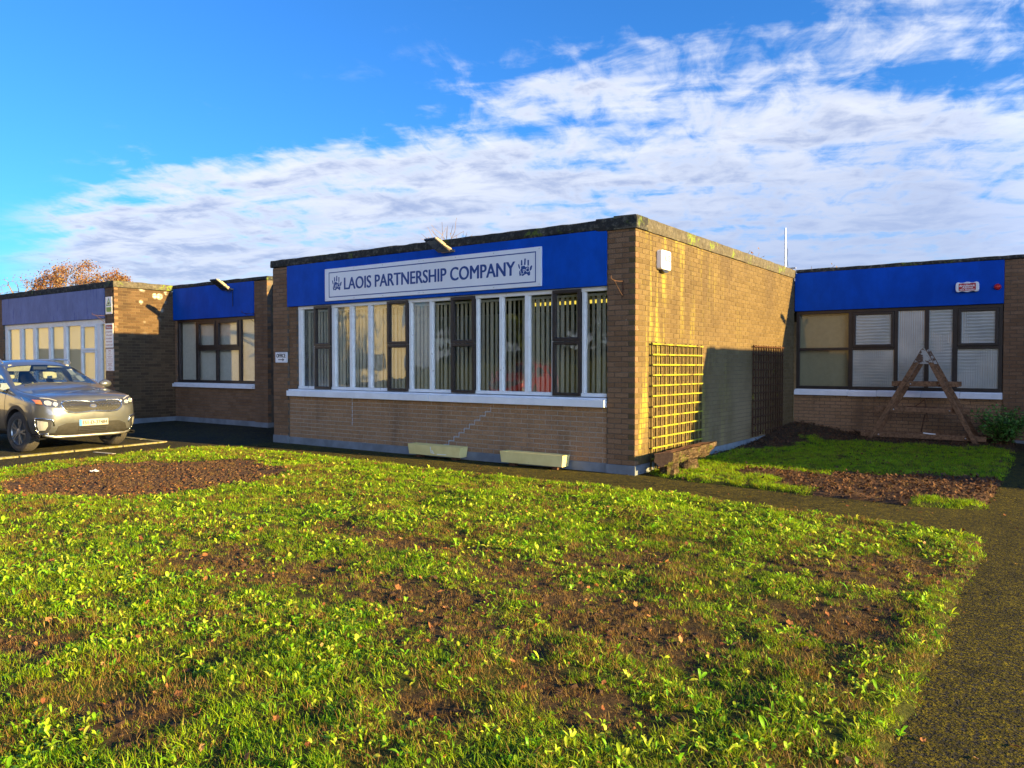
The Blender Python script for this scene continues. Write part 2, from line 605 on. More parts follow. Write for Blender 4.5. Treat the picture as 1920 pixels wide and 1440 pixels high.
def asphalt(moss, dark=1.0):
    def fn(t):
        p = t.geo()
        g = t.noise(p, 150, 3, 0.6)
        ag = t.vor(p, 85)
        c = t.ramp(t.math('ADD', t.math('MULTIPLY', g, 0.6), t.math('MULTIPLY', ag, 0.5)),
                   [(0.25, (0.018 * dark, 0.017 * dark, 0.015 * dark)), (0.55, (0.06 * dark, 0.056 * dark, 0.05 * dark)), (0.9, (0.16 * dark, 0.15 * dark, 0.13 * dark))])
        m1 = t.noise(p, 38, 4, 0.7)
        m2 = t.math('ADD', t.noise(p, 0.8, 5, 0.65), t.math('MULTIPLY', t.ss(t.sep(p)[0], 5.7, 4.5), 0.10))
        m = t.math('MULTIPLY', t.ss(m1, 0.66 - moss * 0.42, 0.78 - moss * 0.42), t.ss(m2, 0.72 - moss, 0.98 - moss))
        mc = t.mix(t.ss(t.noise(p, 9, 3), 0.3, 0.7), (0.070, 0.060, 0.006), (0.165, 0.135, 0.012))
        c = t.mix(t.math('MULTIPLY', m, 0.9), c, mc)
        q = t.vmath('ADD', p, t.vmath('SCALE', t.comb(t.math('SUBTRACT', t.noise(p, 1.7, 4), 0.5), t.math('SUBTRACT', t.noise(t.vmath('ADD', p, (7, 3, 0)), 1.7, 4), 0.5), 0.0), scale=1.1))
        vd = t.n('ShaderNodeTexVoronoi', feature='DISTANCE_TO_EDGE')
        t.put(vd.inputs['Vector'], q)
        vd.inputs['Scale'].default_value = 0.55
        ck = t.math('MULTIPLY', t.ss(vd.outputs['Distance'], 0.012, 0.003), t.ss(t.noise(p, 0.9, 3), 0.45, 0.6))
        c = t.mix(t.math('MULTIPLY', ck, 0.75), c, (0.012, 0.012, 0.008))
        st = t.ss(t.noise(p, 0.6, 5, 0.7), 0.45, 0.7)
        c = t.mix(t.math('MULTIPLY', st, 0.35), c, (0.02, 0.018, 0.014))
        h = t.math('ADD', t.math('MULTIPLY', ag, 0.7), t.math('MULTIPLY', t.math('MULTIPLY', m, m1), 1.2))
        h = t.math('SUBTRACT', h, ck)
        return t.bsdf(c, 0.92, 0, t.bump(h, 0.8, 0.012), 0.10)
    return fn


ASPHALT = mat('worn_asphalt', asphalt(0.38, 0.5))
MOSSY = mat('mossy_asphalt_path', asphalt(0.54, 0.46))


def soil_mat(t):
    p = t.geo()
    n = t.noise(p, 22, 6, 0.7)
    n2 = t.noise(p, 2.0, 4)
    c = t.ramp(n, [(0.3, (0.028, 0.018, 0.011)), (0.55, (0.075, 0.045, 0.024)), (0.8, (0.14, 0.085, 0.042))])
    c = t.mix(t.ss(n2, 0.35, 0.7), c, t.mix(0.45, c, (0.045, 0.05, 0.012)))
    return t.bsdf(c, 0.95, 0, t.bump(n, 0.9, 0.03), 0.2)


SOIL = mat('damp_soil', soil_mat)


def bare_soil(t):
    p = t.geo()
    n = t.noise(p, 30, 6, 0.72)
    n2 = t.noise(p, 3.0, 4)
    c = t.ramp(n, [(0.3, (0.045, 0.024, 0.015)), (0.55, (0.10, 0.056, 0.033)), (0.8, (0.165, 0.10, 0.058))])
    c = t.mix(t.ss(n2, 0.4, 0.7), c, t.mix(0.5, c, (0.05, 0.03, 0.02)))
    return t.bsdf(c, 0.95, 0, t.bump(n, 0.9, 0.03), 0.2)


BARE = mat('bare_brown_soil', bare_soil)


def wood_mat(base, dark, moss, mosscol=(0.30, 0.30, 0.02)):
    def fn(t):
        p = t.geo()
        n = t.noise(t.vmath('MULTIPLY', p, (6, 6, 6)), 4, 6, 0.7)
        n1 = t.noise(p, 35, 4, 0.7)
        c = t.mix(t.ss(n, 0.3, 0.72), dark, base)
        if moss:
            m = t.ss(t.noise(p, 5, 4, 0.65), 0.62 - moss, 0.85 - moss)
            c = t.mix(t.math('MULTIPLY', m, 0.85), c, mosscol)
        return t.bsdf(c, 0.85, 0, t.bump(n1, 0.5, 0.006), 0.25)
    return fn


TRELLIS_M = mat('mossy_trellis_wood', wood_mat((0.20, 0.15, 0.05), (0.09, 0.06, 0.02), 0.30, (0.34, 0.33, 0.02)))
TRELLIS_U = mat('shaded_trellis_wood', wood_mat((0.10, 0.075, 0.025), (0.05, 0.035, 0.014), 0.12, (0.16, 0.15, 0.015)))  # uprights in halved colour: shade behind the cross slats painted in
TRELLIS_B = mat('brown_trellis_wood', wood_mat((0.085, 0.035, 0.015), (0.04, 0.017, 0.008), 0.02))
FRAME_W = mat('weathered_stained_wood', wood_mat((0.27, 0.150, 0.08), (0.09, 0.050, 0.027), 0.0))
def bark_mat(t):
    p = t.geo()
    n = t.noise(t.vmath('MULTIPLY', p, (14, 5, 14)), 1.6, 6, 0.75, 0.6)
    c = t.ramp(n, [(0.32, (0.012, 0.009, 0.006)), (0.5, (0.07, 0.045, 0.026)), (0.66, (0.20, 0.14, 0.085)), (0.8, (0.34, 0.25, 0.15))])
    m = t.ss(t.noise(p, 7, 5, 0.7), 0.5, 0.62)
    c = t.mix(t.math('MULTIPLY', m, 0.8), c, (0.075, 0.085, 0.012))
    return t.bsdf(c, 0.95, 0, t.bump(n, 1.0, 0.03), 0.15)


BARK = mat('rough_bark', bark_mat)
SAWN = mat('sawn_orange_wood', wood_mat((0.46, 0.22, 0.085), (0.27, 0.12, 0.05), 0.0))


def peel(t):
    p = t.geo()
    m = t.ss(t.noise(p, 11, 4, 0.7), 0.46, 0.54)
    c = t.mix(m, (0.09, 0.05, 0.03), (0.36, 0.36, 0.33))
    return t.bsdf(c, 0.8)


PEEL = mat('peeling_white_paint', peel)
CREAM_PAINT = mat('cream_planter_paint', lambda t: t.bsdf(
    t.mix(t.ss(t.noise(t.geo(), 42, 4, 0.7), 0.66, 0.72), t.mix(t.ss(t.noise(t.geo(), 4, 4), 0.3, 0.7), (0.68, 0.56, 0.22), (0.78, 0.66, 0.28)), (0.14, 0.11, 0.06)), 0.7))

# ------------------------------------------------------------------ terrain
def sstep(a, b, x):
    t = max(0.0, min(1.0, (x - a) / (b - a)))
    return t * t * (3 - 2 * t)


def gz(x, y):
    """the yard rises a little towards the back on the car-park side"""
    return 0.085 * sstep(-8.3, -9.6, x) * sstep(-1.2, 1.2, y)


def sheet(name, xs, ys, mat_, zf, kind='structure'):
    mb = MB()
    vs = [(x, y, zf(x, y)) for y in ys for x in xs]
    nx = len(xs)
    fs = [(j * nx + i, j * nx + i + 1, (j + 1) * nx + i + 1, (j + 1) * nx + i) for j in range(len(ys) - 1) for i in range(nx - 1)]
    o = mb.add(vs, fs).build(name, mat_, smooth=True)
    o['kind'] = kind
    return o


def lin(a, b, n):
    return [a + (b - a) * i / (n - 1) for i in range(n)]


sheet('ground', [-1500, -200, -60, -24] + lin(-20, 12, 65) + [24, 60, 200, 1500],
      [-1500, -200, -60, -20] + lin(-14, 4, 37) + [8, 16, 60, 200, 1500], ASPHALT, lambda x, y: gz(x, y) - 0.012)
sheet('path', lin(-8.2, 7.2, 40), lin(-1.95, 0.6, 10), MOSSY, lambda x, y: 0.0)
sheet('path', lin(4.25, 7.2, 9), lin(-16, -1.95, 30) , MOSSY, lambda x, y: 0.0)
sheet('path', lin(4.20, 7.2, 9), lin(0.6, 8.3, 12), MOSSY, lambda x, y: 0.0)

# ------------------------------------------------------------------ the building
BLD = thing('office_building', 'long single-storey brown brick office building with flat roof and blue fascia boards', 'building')
BR = []          # every brick: wall, matrix, length, height, material, full length?
BD = 0.1


def brick_mesh(L, H):
    c, d = 0.004, 0.003
    v = [(0, d, 0), (L, d, 0), (L, d, H), (0, d, H),
         (c, 0, c), (L - c, 0, c), (L - c, 0, H - c), (c, 0, H - c),
         (0, BD, 0), (L, BD, 0), (L, BD, H), (0, BD, H)]
    f = [(4, 5, 6, 7), (0, 1, 5, 4), (1, 2, 6, 5), (2, 3, 7, 6), (3, 0, 4, 7),
         (8, 9, 1, 0), (9, 10, 2, 1), (10, 11, 3, 2), (11, 8, 0, 3)]
    return v, f


def brick_wall(axis, c, a0, a1, z0, z1, bmat, mmat, thick=0.22, corner0=None, corner1=None, name='wall'):
    """axis 'x': faces -Y at y=c, from x=a0 to a1.  axis 'y': faces +X at x=c, from y=a0 to a1.
    corner0/1: parity of the rows that stop short there because the neighbour's brick end shows"""
    rec = 0.007
    mb = MB()
    e = 0.02
    if axis == 'x':
        mb.box(a0 + (e if corner0 is not None else 0), a1 - (e if corner1 is not None else 0), c + rec, c + thick, z0, z1)
    else:
        mb.box(c - thick, c - rec, a0 + (e if corner0 is not None else 0), a1, z0, z1)
    w = mb.build(name, mmat, BLD)
    r = random.Random(int(abs(c * 100 + a0 * 31 + z0 * 7)) + 3)
    row, z = 0, z0 + 0.005
    while z < z1 - 0.02:
        H = min(0.065, z1 - z - 0.003)
        s, t = a0, a1
        if corner0 is not None and row % 2 == corner0:
            s += 0.1125
        if corner1 is not None and row % 2 == corner1:
            t -= 0.1125
        off = 0.1125 if row % 2 else 0.0
        if corner0 is not None or corner1 is not None:
            off = 0.0
        u = s - off
        if corner1 is not None:
            k = math.ceil((t - s) / 0.225)
            u = t - k * 0.225 + 0.01
        while u < t - 0.03:
            b0, b1 = max(u, s), min(u + 0.215, t)
            if b1 - b0 > 0.03:
                dd = r.uniform(-0.0018, 0.0018)
                if axis == 'x':
                    M = Matrix.Translation((b0, c + dd, z))
                else:
                    M = Matrix.Translation((c + dd, b0, z)) @ Matrix.Rotation(math.pi / 2, 4, 'Z')
                M = M @ Matrix.Rotation(r.uniform(-0.004, 0.004), 4, 'Y')
                BR.append((w, M, b1 - b0, H, bmat, axis, c))
            u += 0.225
        z += 0.075
        row += 1
    return w


PZ = 0.134
XL = -14.55
# main block
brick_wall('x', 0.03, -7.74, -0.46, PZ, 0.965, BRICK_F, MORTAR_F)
brick_wall('x', 0.0, -0.462, 0.0, PZ, 3.56, BRICK_P, MORTAR_P, corner1=1)
brick_wall('x', 0.0, -8.2, -7.725, PZ, 3.56, BRICK_P, MORTAR_P)
brick_wall('x', 0.03, -7.725, -7.475, 1.115, 2.76, BRICK_P, MORTAR_P)
brick_wall('y', 0.0, 0.0, 8.05, PZ, 3.55, BRICK_S, MORTAR_S, corner0=0)
# link beside the main block, car-park side
YL = 1.6
brick_wall('x', YL + 0.03, XL, -11.03, 0.20, 0.995, BRICK_P, MORTAR_P)
brick_wall('x', YL + 0.03, XL, -14.455, 1.12, 2.79, BRICK_P, MORTAR_P)
brick_wall('x', YL, -11.03, -10.53, 0.19, 3.62, BRICK_P, MORTAR_P)
brick_wall('x', 2.5, -10.6, -8.2, 0.19, 3.6, BRICK_P, MORTAR_P)
# far block
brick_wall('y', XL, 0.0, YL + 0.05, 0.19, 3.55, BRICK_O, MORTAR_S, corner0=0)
brick_wall('x', 0.0, -15.02, XL, 0.19, 3.55, BRICK_P, MORTAR_P, corner1=1)
brick_wall('x', 0.03, -21.35, -15.02, 0.19, 1.0, BRICK_P, MORTAR_P)
brick_wall('x', 0.0, -21.9, -21.13, 0.19, 3.55, BRICK_P, MORTAR_P)
# link and block on the other side
YR, XR, YB = 8.05, 8.8, 3.71
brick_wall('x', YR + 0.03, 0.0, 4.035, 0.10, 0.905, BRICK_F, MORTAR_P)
brick_wall('x', YR, 4.035, 4.52, 0.10, 3.66, BRICK_P, MORTAR_P)
brick_wall('x', YR + 0.04, 4.52, XR, 0.10, 2.80, BRICK_P, MORTAR_P)
brick_wall('x', YB, XR, 24.0, 0.13, 3.56, BRICK_P, MORTAR_P)

CAMV = Vector(CAM)


def app(b):
    w, M, L, H, m, axis, c = b
    p = M.translation
    d = p - CAMV
    n = Vector((0, -1, 0)) if axis == 'x' else Vector((1, 0, 0))
    return -d.dot(n) / d.length ** 3 * (L * H)


full = [i for i, b in enumerate(BR) if abs(b[2] - 0.215) < 1e-4 and abs(b[3] - 0.065) < 1e-4]
inframe = []
a_ = R(YAW)
for i in full:
    d = BR[i][1].translation - CAMV
    f_, r_ = -d.x * math.sin(a_) + d.y * math.cos(a_), d.x * math.cos(a_) + d.y * math.sin(a_)
    if f_ > 0 and abs(r_ / f_) < 0.68:
        inframe.append(i)
single = set(sorted(inframe, key=lambda i: -app(BR[i]))[:300])
bmeshes = {}
rest = {}
for i, (w, M, L, H, m, axis, c) in enumerate(BR):
    if i in single:
        if m.name not in bmeshes:
            v, f = brick_mesh(0.215, 0.065)
            me = MB().add(v, f).mesh('brick')
            me.materials.append(m)
            bmeshes[m.name] = me
        o = bpy.data.objects.new('brick', bmeshes[m.name])
        COL.objects.link(o)
        o.parent = w
        o.matrix_local = M
    else:
        v, f = brick_mesh(L, H)
        rest.setdefault((w.name, m.name), (w, m, MB()))[2].add([M @ Vector(p) for p in v], f)
for (wn, mn), (w, m, mb) in rest.items():
    o = mb.build('brickwork', m, w)
    o['kind'] = 'stuff'

# ---- structure behind the brick skin (rooms are hollow)
def core(name, m, *bx):
    mb = MB()
    for b in bx:
        mb.box(*b)
    return mb.build(name, m, BLD)


core('inner_wall', INT_WALL, (-8.19, -7.98, 0.23, 8.0, 0, 3.54), (-8.19, -0.23, 4.6, 4.75, 0, 3.5), (-8.19, -0.23, 12, 12.2, 0, 3.5))
core('inner_wall', INT_WALL, (-14.5, -8.2, 5.2, 5.35, 0, 3.5), (-14.78, -14.57, 1.7, 8, 0.1, 3.54), (-21.9, -14.8, 4.0, 4.1, 0, 3.5), (-21.89, -21.7, 0.23, 8, 0.1, 3.5))
core('inner_wall', INT_WALL, (-0.2, 9.0, 11.0, 11.15, 0, 3.5), (8.81, 9.03, 3.95, 11, 0, 3.54), (23.8, 24, 3.95, 11, 0, 3.5))
core('floor', INT_DARK, (-7.98, -0.2, 0.25, 12, 0.0, 0.11), (-14.5, -8.25, 2.7, 8, 0.0, 0.11), (-21.7, -14.8, 0.25, 8, 0.0, 0.11), (0.02, 8.8, 8.28, 11, 0.0, 0.11))
core('roof', COPING, (-8.15, -0.05, 0.10, 12, 2.78, 3.52), (-14.5, -8.15, 1.75, 8, 2.82, 3.52), (-21.85, XL - 0.05, 0.10, 8, 2.8, 3.52),
     (-0.02, XR, 8.2, 11.2, 2.82, 3.58), (XR + 0.05, 24, 3.85, 11.2, 2.8, 3.52))

# ---- plinths
def plinth(x0, x1, y0, y1, z1):
    return MB().box(x0, x1, y0, y1, -0.15, z1).build('plinth', PLINTH, BLD, fix=True, bevel=0.006)


plinth(-7.725, -0.472, 0.012, 0.25, PZ)
plinth(-0.47, 0.012, -0.014, 0.2, PZ)
plinth(-8.212, -7.727, -0.014, 0.2, PZ + 0.02)
plinth(-0.2, 0.010, 0.202, 8.04, PZ)
plinth(XL + 0.012, -11.04, YL + 0.014, YL + 0.2, 0.20)
plinth(-11.038, -10.52, YL - 0.012, YL + 0.2, 0.19)
plinth(-10.518, -8.2, 2.48, 2.7, 0.19)
plinth(XL - 0.2, XL + 0.010, 0.13, YL + 0.1, 0.19)
plinth(-15.03, XL + 0.012, -0.014, 0.128, 0.19)
plinth(-21.9, -15.032, 0.012, 0.2, 0.19)
plinth(0.012, 4.04, YR + 0.012, YR + 0.2, 0.10)
plinth(4.042, 4.53, YR - 0.012, YR + 0.2, 0.10)
plinth(4.532, XR, YR + 0.012, YR + 0.2, 0.10)
plinth(XR - 0.01, 24, YB - 0.012, YB + 0.2, 0.13)

# ---- blue boards under the roof edge
def fascia(x0, x1, y, z0, z1, m):
    return MB().box(x0, x1, y, y + 0.12, z0, z1).build('fascia_board', m, BLD, fix=True, bevel=0.004)


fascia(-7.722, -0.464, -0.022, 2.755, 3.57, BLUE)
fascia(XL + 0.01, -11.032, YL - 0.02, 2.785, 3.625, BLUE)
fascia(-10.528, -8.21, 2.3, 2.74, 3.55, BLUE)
fascia(-21.12, -15.022, -0.022, 2.78, 3.55, BLUE_FADED)
fascia(0.012, 4.033, YR - 0.022, 2.805, 3.665, BLUE_DEEP)
fascia(4.522, XR, YR - 0.022, 2.805, 3.665, BLUE_DEEP)


def coping(p, q, z0, z1, out, m, depth=0.34, flip=1):
    """lumpy felt roof edge from p to q (xy); out = outward unit vector"""
    p, q, o = Vector((*p, 0)), Vector((*q, 0)), Vector((*out, 0))
    L = (q - p).length
    n = max(2, int(L / 0.12))
    prof = [(0.022, z0), (0.03, z0 + 0.3 * (z1 - z0)), (0.026, z1 - 0.012), (0.008, z1), (-depth, z1 + 0.004), (-depth, z0)]
    vs, fs = [], []
    for i in range(n + 1):
        c = p.lerp(q, i / n)
        for j, (a, z) in enumerate(prof):
            s = Vector((c.x * 2.3, c.y * 2.3, j * 1.7 + z0))
            k = noise.noise(s) * 0.008 + noise.noise(s * 4) * 0.006
            v = c + o * (a + k)
            vs.append((v.x, v.y, z + (noise.noise(s * 1.5) * 0.012 + noise.noise(s * 5) * 0.006) * (1 if j < 5 else 0)))
    m6 = len(prof)
    for i in range(n):
        for j in range(m6):
            fs.append((i * m6 + j, (i + 1) * m6 + j, (i + 1) * m6 + (j + 1) % m6, i * m6 + (j + 1) % m6))
    fs += [tuple(range(m6)), tuple(range(n * m6, n * m6 + m6))[::-1]]
    return MB().add(vs, fs).build('roof_edge', m, BLD, fix=True)


coping((-8.24, 0), (-0.62, 0), 3.575, 3.715, (0, -1), COPING)
coping((-0.64, 0), (0.03, 0), 3.552, 3.735, (0, -1), COPING)
coping((0, -0.026), (0, 8.05), 3.552, 3.742, (1, 0), COPING_S)
coping((-8.2, 12), (-8.2, 0.03), 3.57, 3.715, (-1, 0), COPING)
coping((XL + 0.03, YL), (-10.50, YL), 3.628, 3.72, (0, -1), COPING)
coping((-10.52, 2.3), (-8.23, 2.3), 3.56, 3.70, (0, -1), COPING)
coping((-22.0, 0), (XL + 0.02, 0), 3.555, 3.715, (0, -1), COPING)
coping((XL, -0.024), (XL, YL + 0.02), 3.565, 3.722, (1, 0), COPING_S)
coping((0.035, YR), (XR, YR), 3.67, 3.745, (0, -1), COPING)
coping((XR - 0.03, YB), (24, YB), 3.565, 3.72, (0, -1), COPING)
coping((XR, 11), (XR, YB + 0.03), 3.565, 3.72, (-1, 0), COPING)


# ---- windows
def rect_frame(mb, x0, x1, z0, z1, t, y0, y1):
    mb.box(x0, x1, y0, y1, z0, z0 + t)
    mb.box(x0, x1, y0, y1, z1 - t, z1)
    mb.box(x0, x0 + t, y0, y1, z0 + t, z1 - t)
    mb.box(x1 - t, x1, y0, y1, z0 + t, z1 - t)


def pane(parent, x0, x1, z0, z1, y, m, th=0.005):
    return MB().box(x0, x1, y, y + th, z0, z1).build('pane', m, parent)


def sash(parent, x0, x1, z0, z1, y0, y1, t, fm, gm):
    mb = MB()
    rect_frame(mb, x0, x1, z0, z1, t, y0, y1)
    rect_frame(mb, x0 + t * 0.7, x1 - t * 0.7, z0 + t * 0.7, z1 - t * 0.7, t * 0.42, y0 + 0.012, y1 - 0.01)
    s = mb.build('opening_sash', fm, parent, fix=True, bevel=0.004)
    pane(parent, x0 + t, x1 - t, z0 + t, z1 - t, (y0 + y1) / 2 + 0.004, gm)
    return s


# main block: white timber with brown opening lights
fr = MB()
fr.box(-7.473, -0.466, 0.05, 0.13, 2.69, 2.752)
fr.box(-7.473, -0.466, 0.045, 0.135, 1.112, 1.165)
win = fr.build('window', WHITE, BLD, fix=True, bevel=0.004)
for a, b in ((-7.473, -7.357), (-7.017, -6.961), (-6.490, -6.372), (-5.993, -5.89), (-5.497, -5.398), (-4.464, -4.387), (-3.982, -3.899),
             (-2.954, -2.892), (-2.475, -2.388), (-1.972, -1.87), (-1.466, -1.423), (-0.923, -0.855), (-0.492, -0.466)):
    MB().box(a + 0.012, b - 0.012, 0.048, 0.132, 1.165, 2.69).build('mullion', WHITE, win, fix=True, bevel=0.005)
    if b - a > 0.06:
        mb = MB()
        mb.box(a, b, 0.07, 0.12, 1.1655, 2.6895)
        mb.build('glazing_bead', WHITE, win)
for a, b in ((-7.357, -7.017), (-6.372, -5.993), (-5.89, -5.497), (-5.398, -4.991), (-4.387, -3.982), (-3.899, -3.469), (-2.892, -2.475),
             (-2.388, -1.972), (-1.87, -1.466), (-0.855, -0.492)):
    pane(win, a, b, 1.165, 2.69, 0.092, GLASS)
for a, b in ((-6.961, -6.490), (-4.967, -4.464), (-3.463, -2.954), (-1.423, -0.923)):
    sash(win, a, b, 1.955, 2.735, 0.012, 0.085, 0.05, BROWN_FR, GLASS)
    sash(win, a, b, 1.118, 1.948, 0.018, 0.085, 0.044, BROWN_FR, GLASS)


def sill(x0, x1, y0, y1, z0, z1, joints=(), parent=None):
    prev = x0
    for k, j in enumerate(list(joints) + [x1]):
        mb = MB()
        zo = rnd.uniform(-0.006, 0.006) if joints else 0
        mb.box(prev + 0.002, j - 0.002, y0 + (0.004 if k % 2 else 0), y1, z0 + zo, z1 + zo)
        mb.box(prev + 0.004, j - 0.004, y0 + 0.05, y1 - 0.002, z1 + zo, z1 + zo + 0.028)
        mb.build('sill', SILLW, parent, fix=True, bevel=0.006)
        prev = j


sill(-7.70, -0.466, -0.075, 0.12, 0.968, 1.076, (-3.9,), win)

# link, car-park side: brown frame
mb = MB()
rect_frame(mb, -14.45, -11.034, 1.12, 2.782, 0.07, YL + 0.05, YL + 0.12)
winl = mb.build('window', BROWN_FR, BLD, fix=True, bevel=0.004)
for a, b in ((-13.60, -13.50), (-11.742, -11.65)):
    MB().box(a, b, YL + 0.052, YL + 0.118, 1.19, 2.712).build('mullion', BROWN_FR, winl)
MB().box(-12.715, -12.635, YL + 0.052, YL + 0.118, 1.19, 2.712).build('mullion', BROWN_FR, winl)
MB().box(-13.50, -12.715, YL + 0.053, YL + 0.117, 1.955, 2.04).build('transom', BROWN_FR, winl)
MB().box(-12.635, -11.742, YL + 0.053, YL + 0.117, 1.955, 2.04).build('transom', BROWN_FR, winl)
for a, b in ((-14.38, -13.60), (-11.65, -11.104)):
    pane(winl, a, b, 1.19, 2.712, YL + 0.085, GLASS_FLAT)
for a, b in ((-13.50, -12.715), (-12.635, -11.742)):
    sash(winl, a, b, 2.04, 2.712, YL + 0.035, YL + 0.1, 0.055, BROWN_FR, GLASS_FLAT)
    pane(winl, a, b, 1.19, 1.955, YL + 0.085, GLASS_FLAT)
sill(XL + 0.012, -11.034, YL - 0.07, YL + 0.12, 1.0, 1.085, (), winl)

# far block: white frame
mb = MB()
mb.box(-21.13, -15.022, 0.05, 0.12, 2.64, 2.78)
mb.box(-21.13, -15.022, 0.05, 0.12, 1.10, 1.16)
winf = mb.build('window', WHITE, BLD, fix=True, bevel=0.004)
ml = [(-21.13, -20.865), (-20.134, -19.92), (-19.258, -19.054), (-18.29, -18.096), (-17.4, -17.185), (-16.434, -16.33), (-15.56, -15.324), (-15.06, -15.022)]
for a, b in ml:
    MB().box(a + 0.02, b - 0.02 if b < -15.1 else b, 0.046, 0.125, 1.16, 2.64).build('mullion', WHITE, winf, fix=True, bevel=0.006)
for (a, b), (c, d) in zip(ml[:-1], ml[1:]):
    if a == -16.434:
        sash(winf, b, c, 1.97, 2.64, 0.02, 0.09, 0.05, WHITE, GLASS_FLAT)
        sash(winf, b, c, 1.16, 1.96, 0.02, 0.09, 0.05, WHITE, GLASS_FLAT)
    else:
        pane(winf, b - 0.02, c + 0.02, 1.16, 2.64, 0.09, GLASS_FLAT)
sill(-21.2, -15.0, -0.07, 0.12, 1.005, 1.095, (), winf)

# link on the other side: brown frame, obscure glass
mb = MB()
rect_frame(mb, 0.04, 4.022, 1.045, 2.80, 0.07, YR + 0.03, YR + 0.10)
winr = mb.build('window', BROWN_FR, BLD, fix=True, bevel=0.004)
for a, b in ((1.155, 1.245), (2.067, 2.14), (2.644, 2.724), (3.151, 3.246)):
    MB().box(a, b, YR + 0.025, YR + 0.098, 1.115, 2.73).build('mullion', BROWN_FR, winr, fix=True, bevel=0.004)
for a, b in ((0.11, 1.155), (1.245, 2.067), (3.246, 3.952)):
    MB().box(a, b, YR + 0.028, YR + 0.096, 1.912, 1.97).build('transom', BROWN_FR, winr, fix=True, bevel=0.004)
pane(winr, 0.11, 1.155, 1.97, 2.73, YR + 0.06, GLASS_FLAT)
pane(winr, 0.11, 1.155, 1.115, 1.912, YR + 0.06, GLASS_FLAT)
sash(winr, 1.25, 2.062, 1.975, 2.725, YR + 0.005, YR + 0.07, 0.05, BROWN_FR, RIBBED)
sash(winr, 3.251, 3.947, 1.975, 2.725, YR + 0.005, YR + 0.07, 0.05, BROWN_FR, RIBBED)
pane(winr, 1.245, 2.067, 1.115, 1.912, YR + 0.06, RIBBED)
pane(winr, 3.246, 3.952, 1.115, 1.912, YR + 0.06, RIBBED)
pane(winr, 2.14, 2.644, 1.115, 2.73, YR + 0.06, RIBBED)
pane(winr, 2.724, 3.151, 1.115, 2.73, YR + 0.06, RIBBED)
sill(0.02, 4.035, YR - 0.07, YR + 0.1, 0.908, 1.012, (1.17, 1.75, 2.6, 3.3), winr)

# stepped crack repair and the vertical one under the sill
mb = MB()
xs_, zc = -2.62, 0.90
y_ = 0.0255
for k in range(11):
    w_ = 0.0075 if k < 4 else 0.011
    ztop, zbot = zc, zc - 0.075
    mb.box(xs_ - w_ / 2, xs_ + w_ / 2, y_, 0.04, zbot, ztop)
    mb.box(xs_ - 0.1125, xs_ + w_ / 2, y_ - 0.0005, 0.04, zbot - 0.006, zbot + 0.006)
    xs_ -= 0.1125
    zc -= 0.075
mb.build('crack_repair', REPAIR, BLD)
mb = MB()
for k in range(7):
    mb.box(-5.905 + 0.004 * (k % 2), -5.893 + 0.004 * (k % 2), y_, 0.04, 0.96 - k * 0.075, 0.90 - k * 0.075)
mb.build('crack_repair', REPAIR, BLD)

# ---- blinds and the lit strip light behind the glass
def vertical_blind(name, label, x0, x1, y, z0, z1, ang, m, step=0.092, w=0.089):
    t = thing(name, label, 'blind')
    MB().box(x0, x1, y - 0.02, y + 0.02, z1, z1 + 0.035).build('head_rail', WHITE_PL, t)
    me = None
    n = int((x1 - x0) / step)
    bm_ = MB()
    bm_.v = [(-w / 2, 0, 0), (0, 0.006, 0), (w / 2, 0, 0), (-w / 2, 0, z1 - z0), (0, 0.006, z1 - z0), (w / 2, 0, z1 - z0)]
    bm_.f = [(0, 1, 4, 3), (1, 2, 5, 4)]
    bm_.mi = [0, 0]
    me = bm_.mesh('slat', True)
    me.materials.append(m)
    for i in range(n):
        x = x0 + (i + 0.5) * step
        a = ang(x) + rnd.gauss(0, 5) + (rnd.uniform(-25, 12) if rnd.random() < .08 else 0)
        obj('slat', me, None, t, (x, y, z0), (0, 0, R(a)))
    return t


vertical_blind('vertical_blind', 'long beige vertical blind hanging behind the white-framed office window', -7.40, -0.50, 0.24, 1.14, 2.64,
               lambda x: -25 + 15 * sstep(-3.3, -4.6, x), SLATM)
bl = MB().box(-21.0, -15.05, 0.16, 0.164, 1.12, 2.66)
tag(bl.build('roller_blind', CREAM_BLIND), 'cream roller blind drawn down behind the far white window above the car', 'blind')
tag(MB().box(-14.4, -11.06, YL + 0.17, YL + 0.174, 1.14, 2.76).build('roller_blind', plain('grey_blind_fabric', (0.66, 0.64, 0.54), 0.8, var=0.06)),
    'grey roller blind drawn down behind the brown-framed window between the two blocks', 'blind')

tag(MB().box(0.06, 1.2, YR + 0.16, YR + 0.164, 1.09, 2.74).build('roller_blind', plain('khaki_blind_fabric', (0.34, 0.31, 0.19), 0.85, var=0.06)),
    'khaki roller blind behind the panes that mirror the sunlit wall, nearest the inner corner', 'blind')

lt = thing('strip_light', 'lit yellow fluorescent strip light inside the office seen between blind slats', 'ceiling light', (0, 0, 0))
MB().box(-3.3, -0.6, 1.94, 2.06, 2.745, 2.778).build('light_body', WHITE_PL, lt)


def tube_em(t):
    return t.bsdf((0.3, 0.25, 0.08), 0.5, emit=(1.0, 0.74, 0.10), emit_s=0.30)


MB().box(-3.28, -0.62, 1.95, 2.05, 2.690, 2.744).build('tube', mat('lit_fluorescent_tube', tube_em), lt)

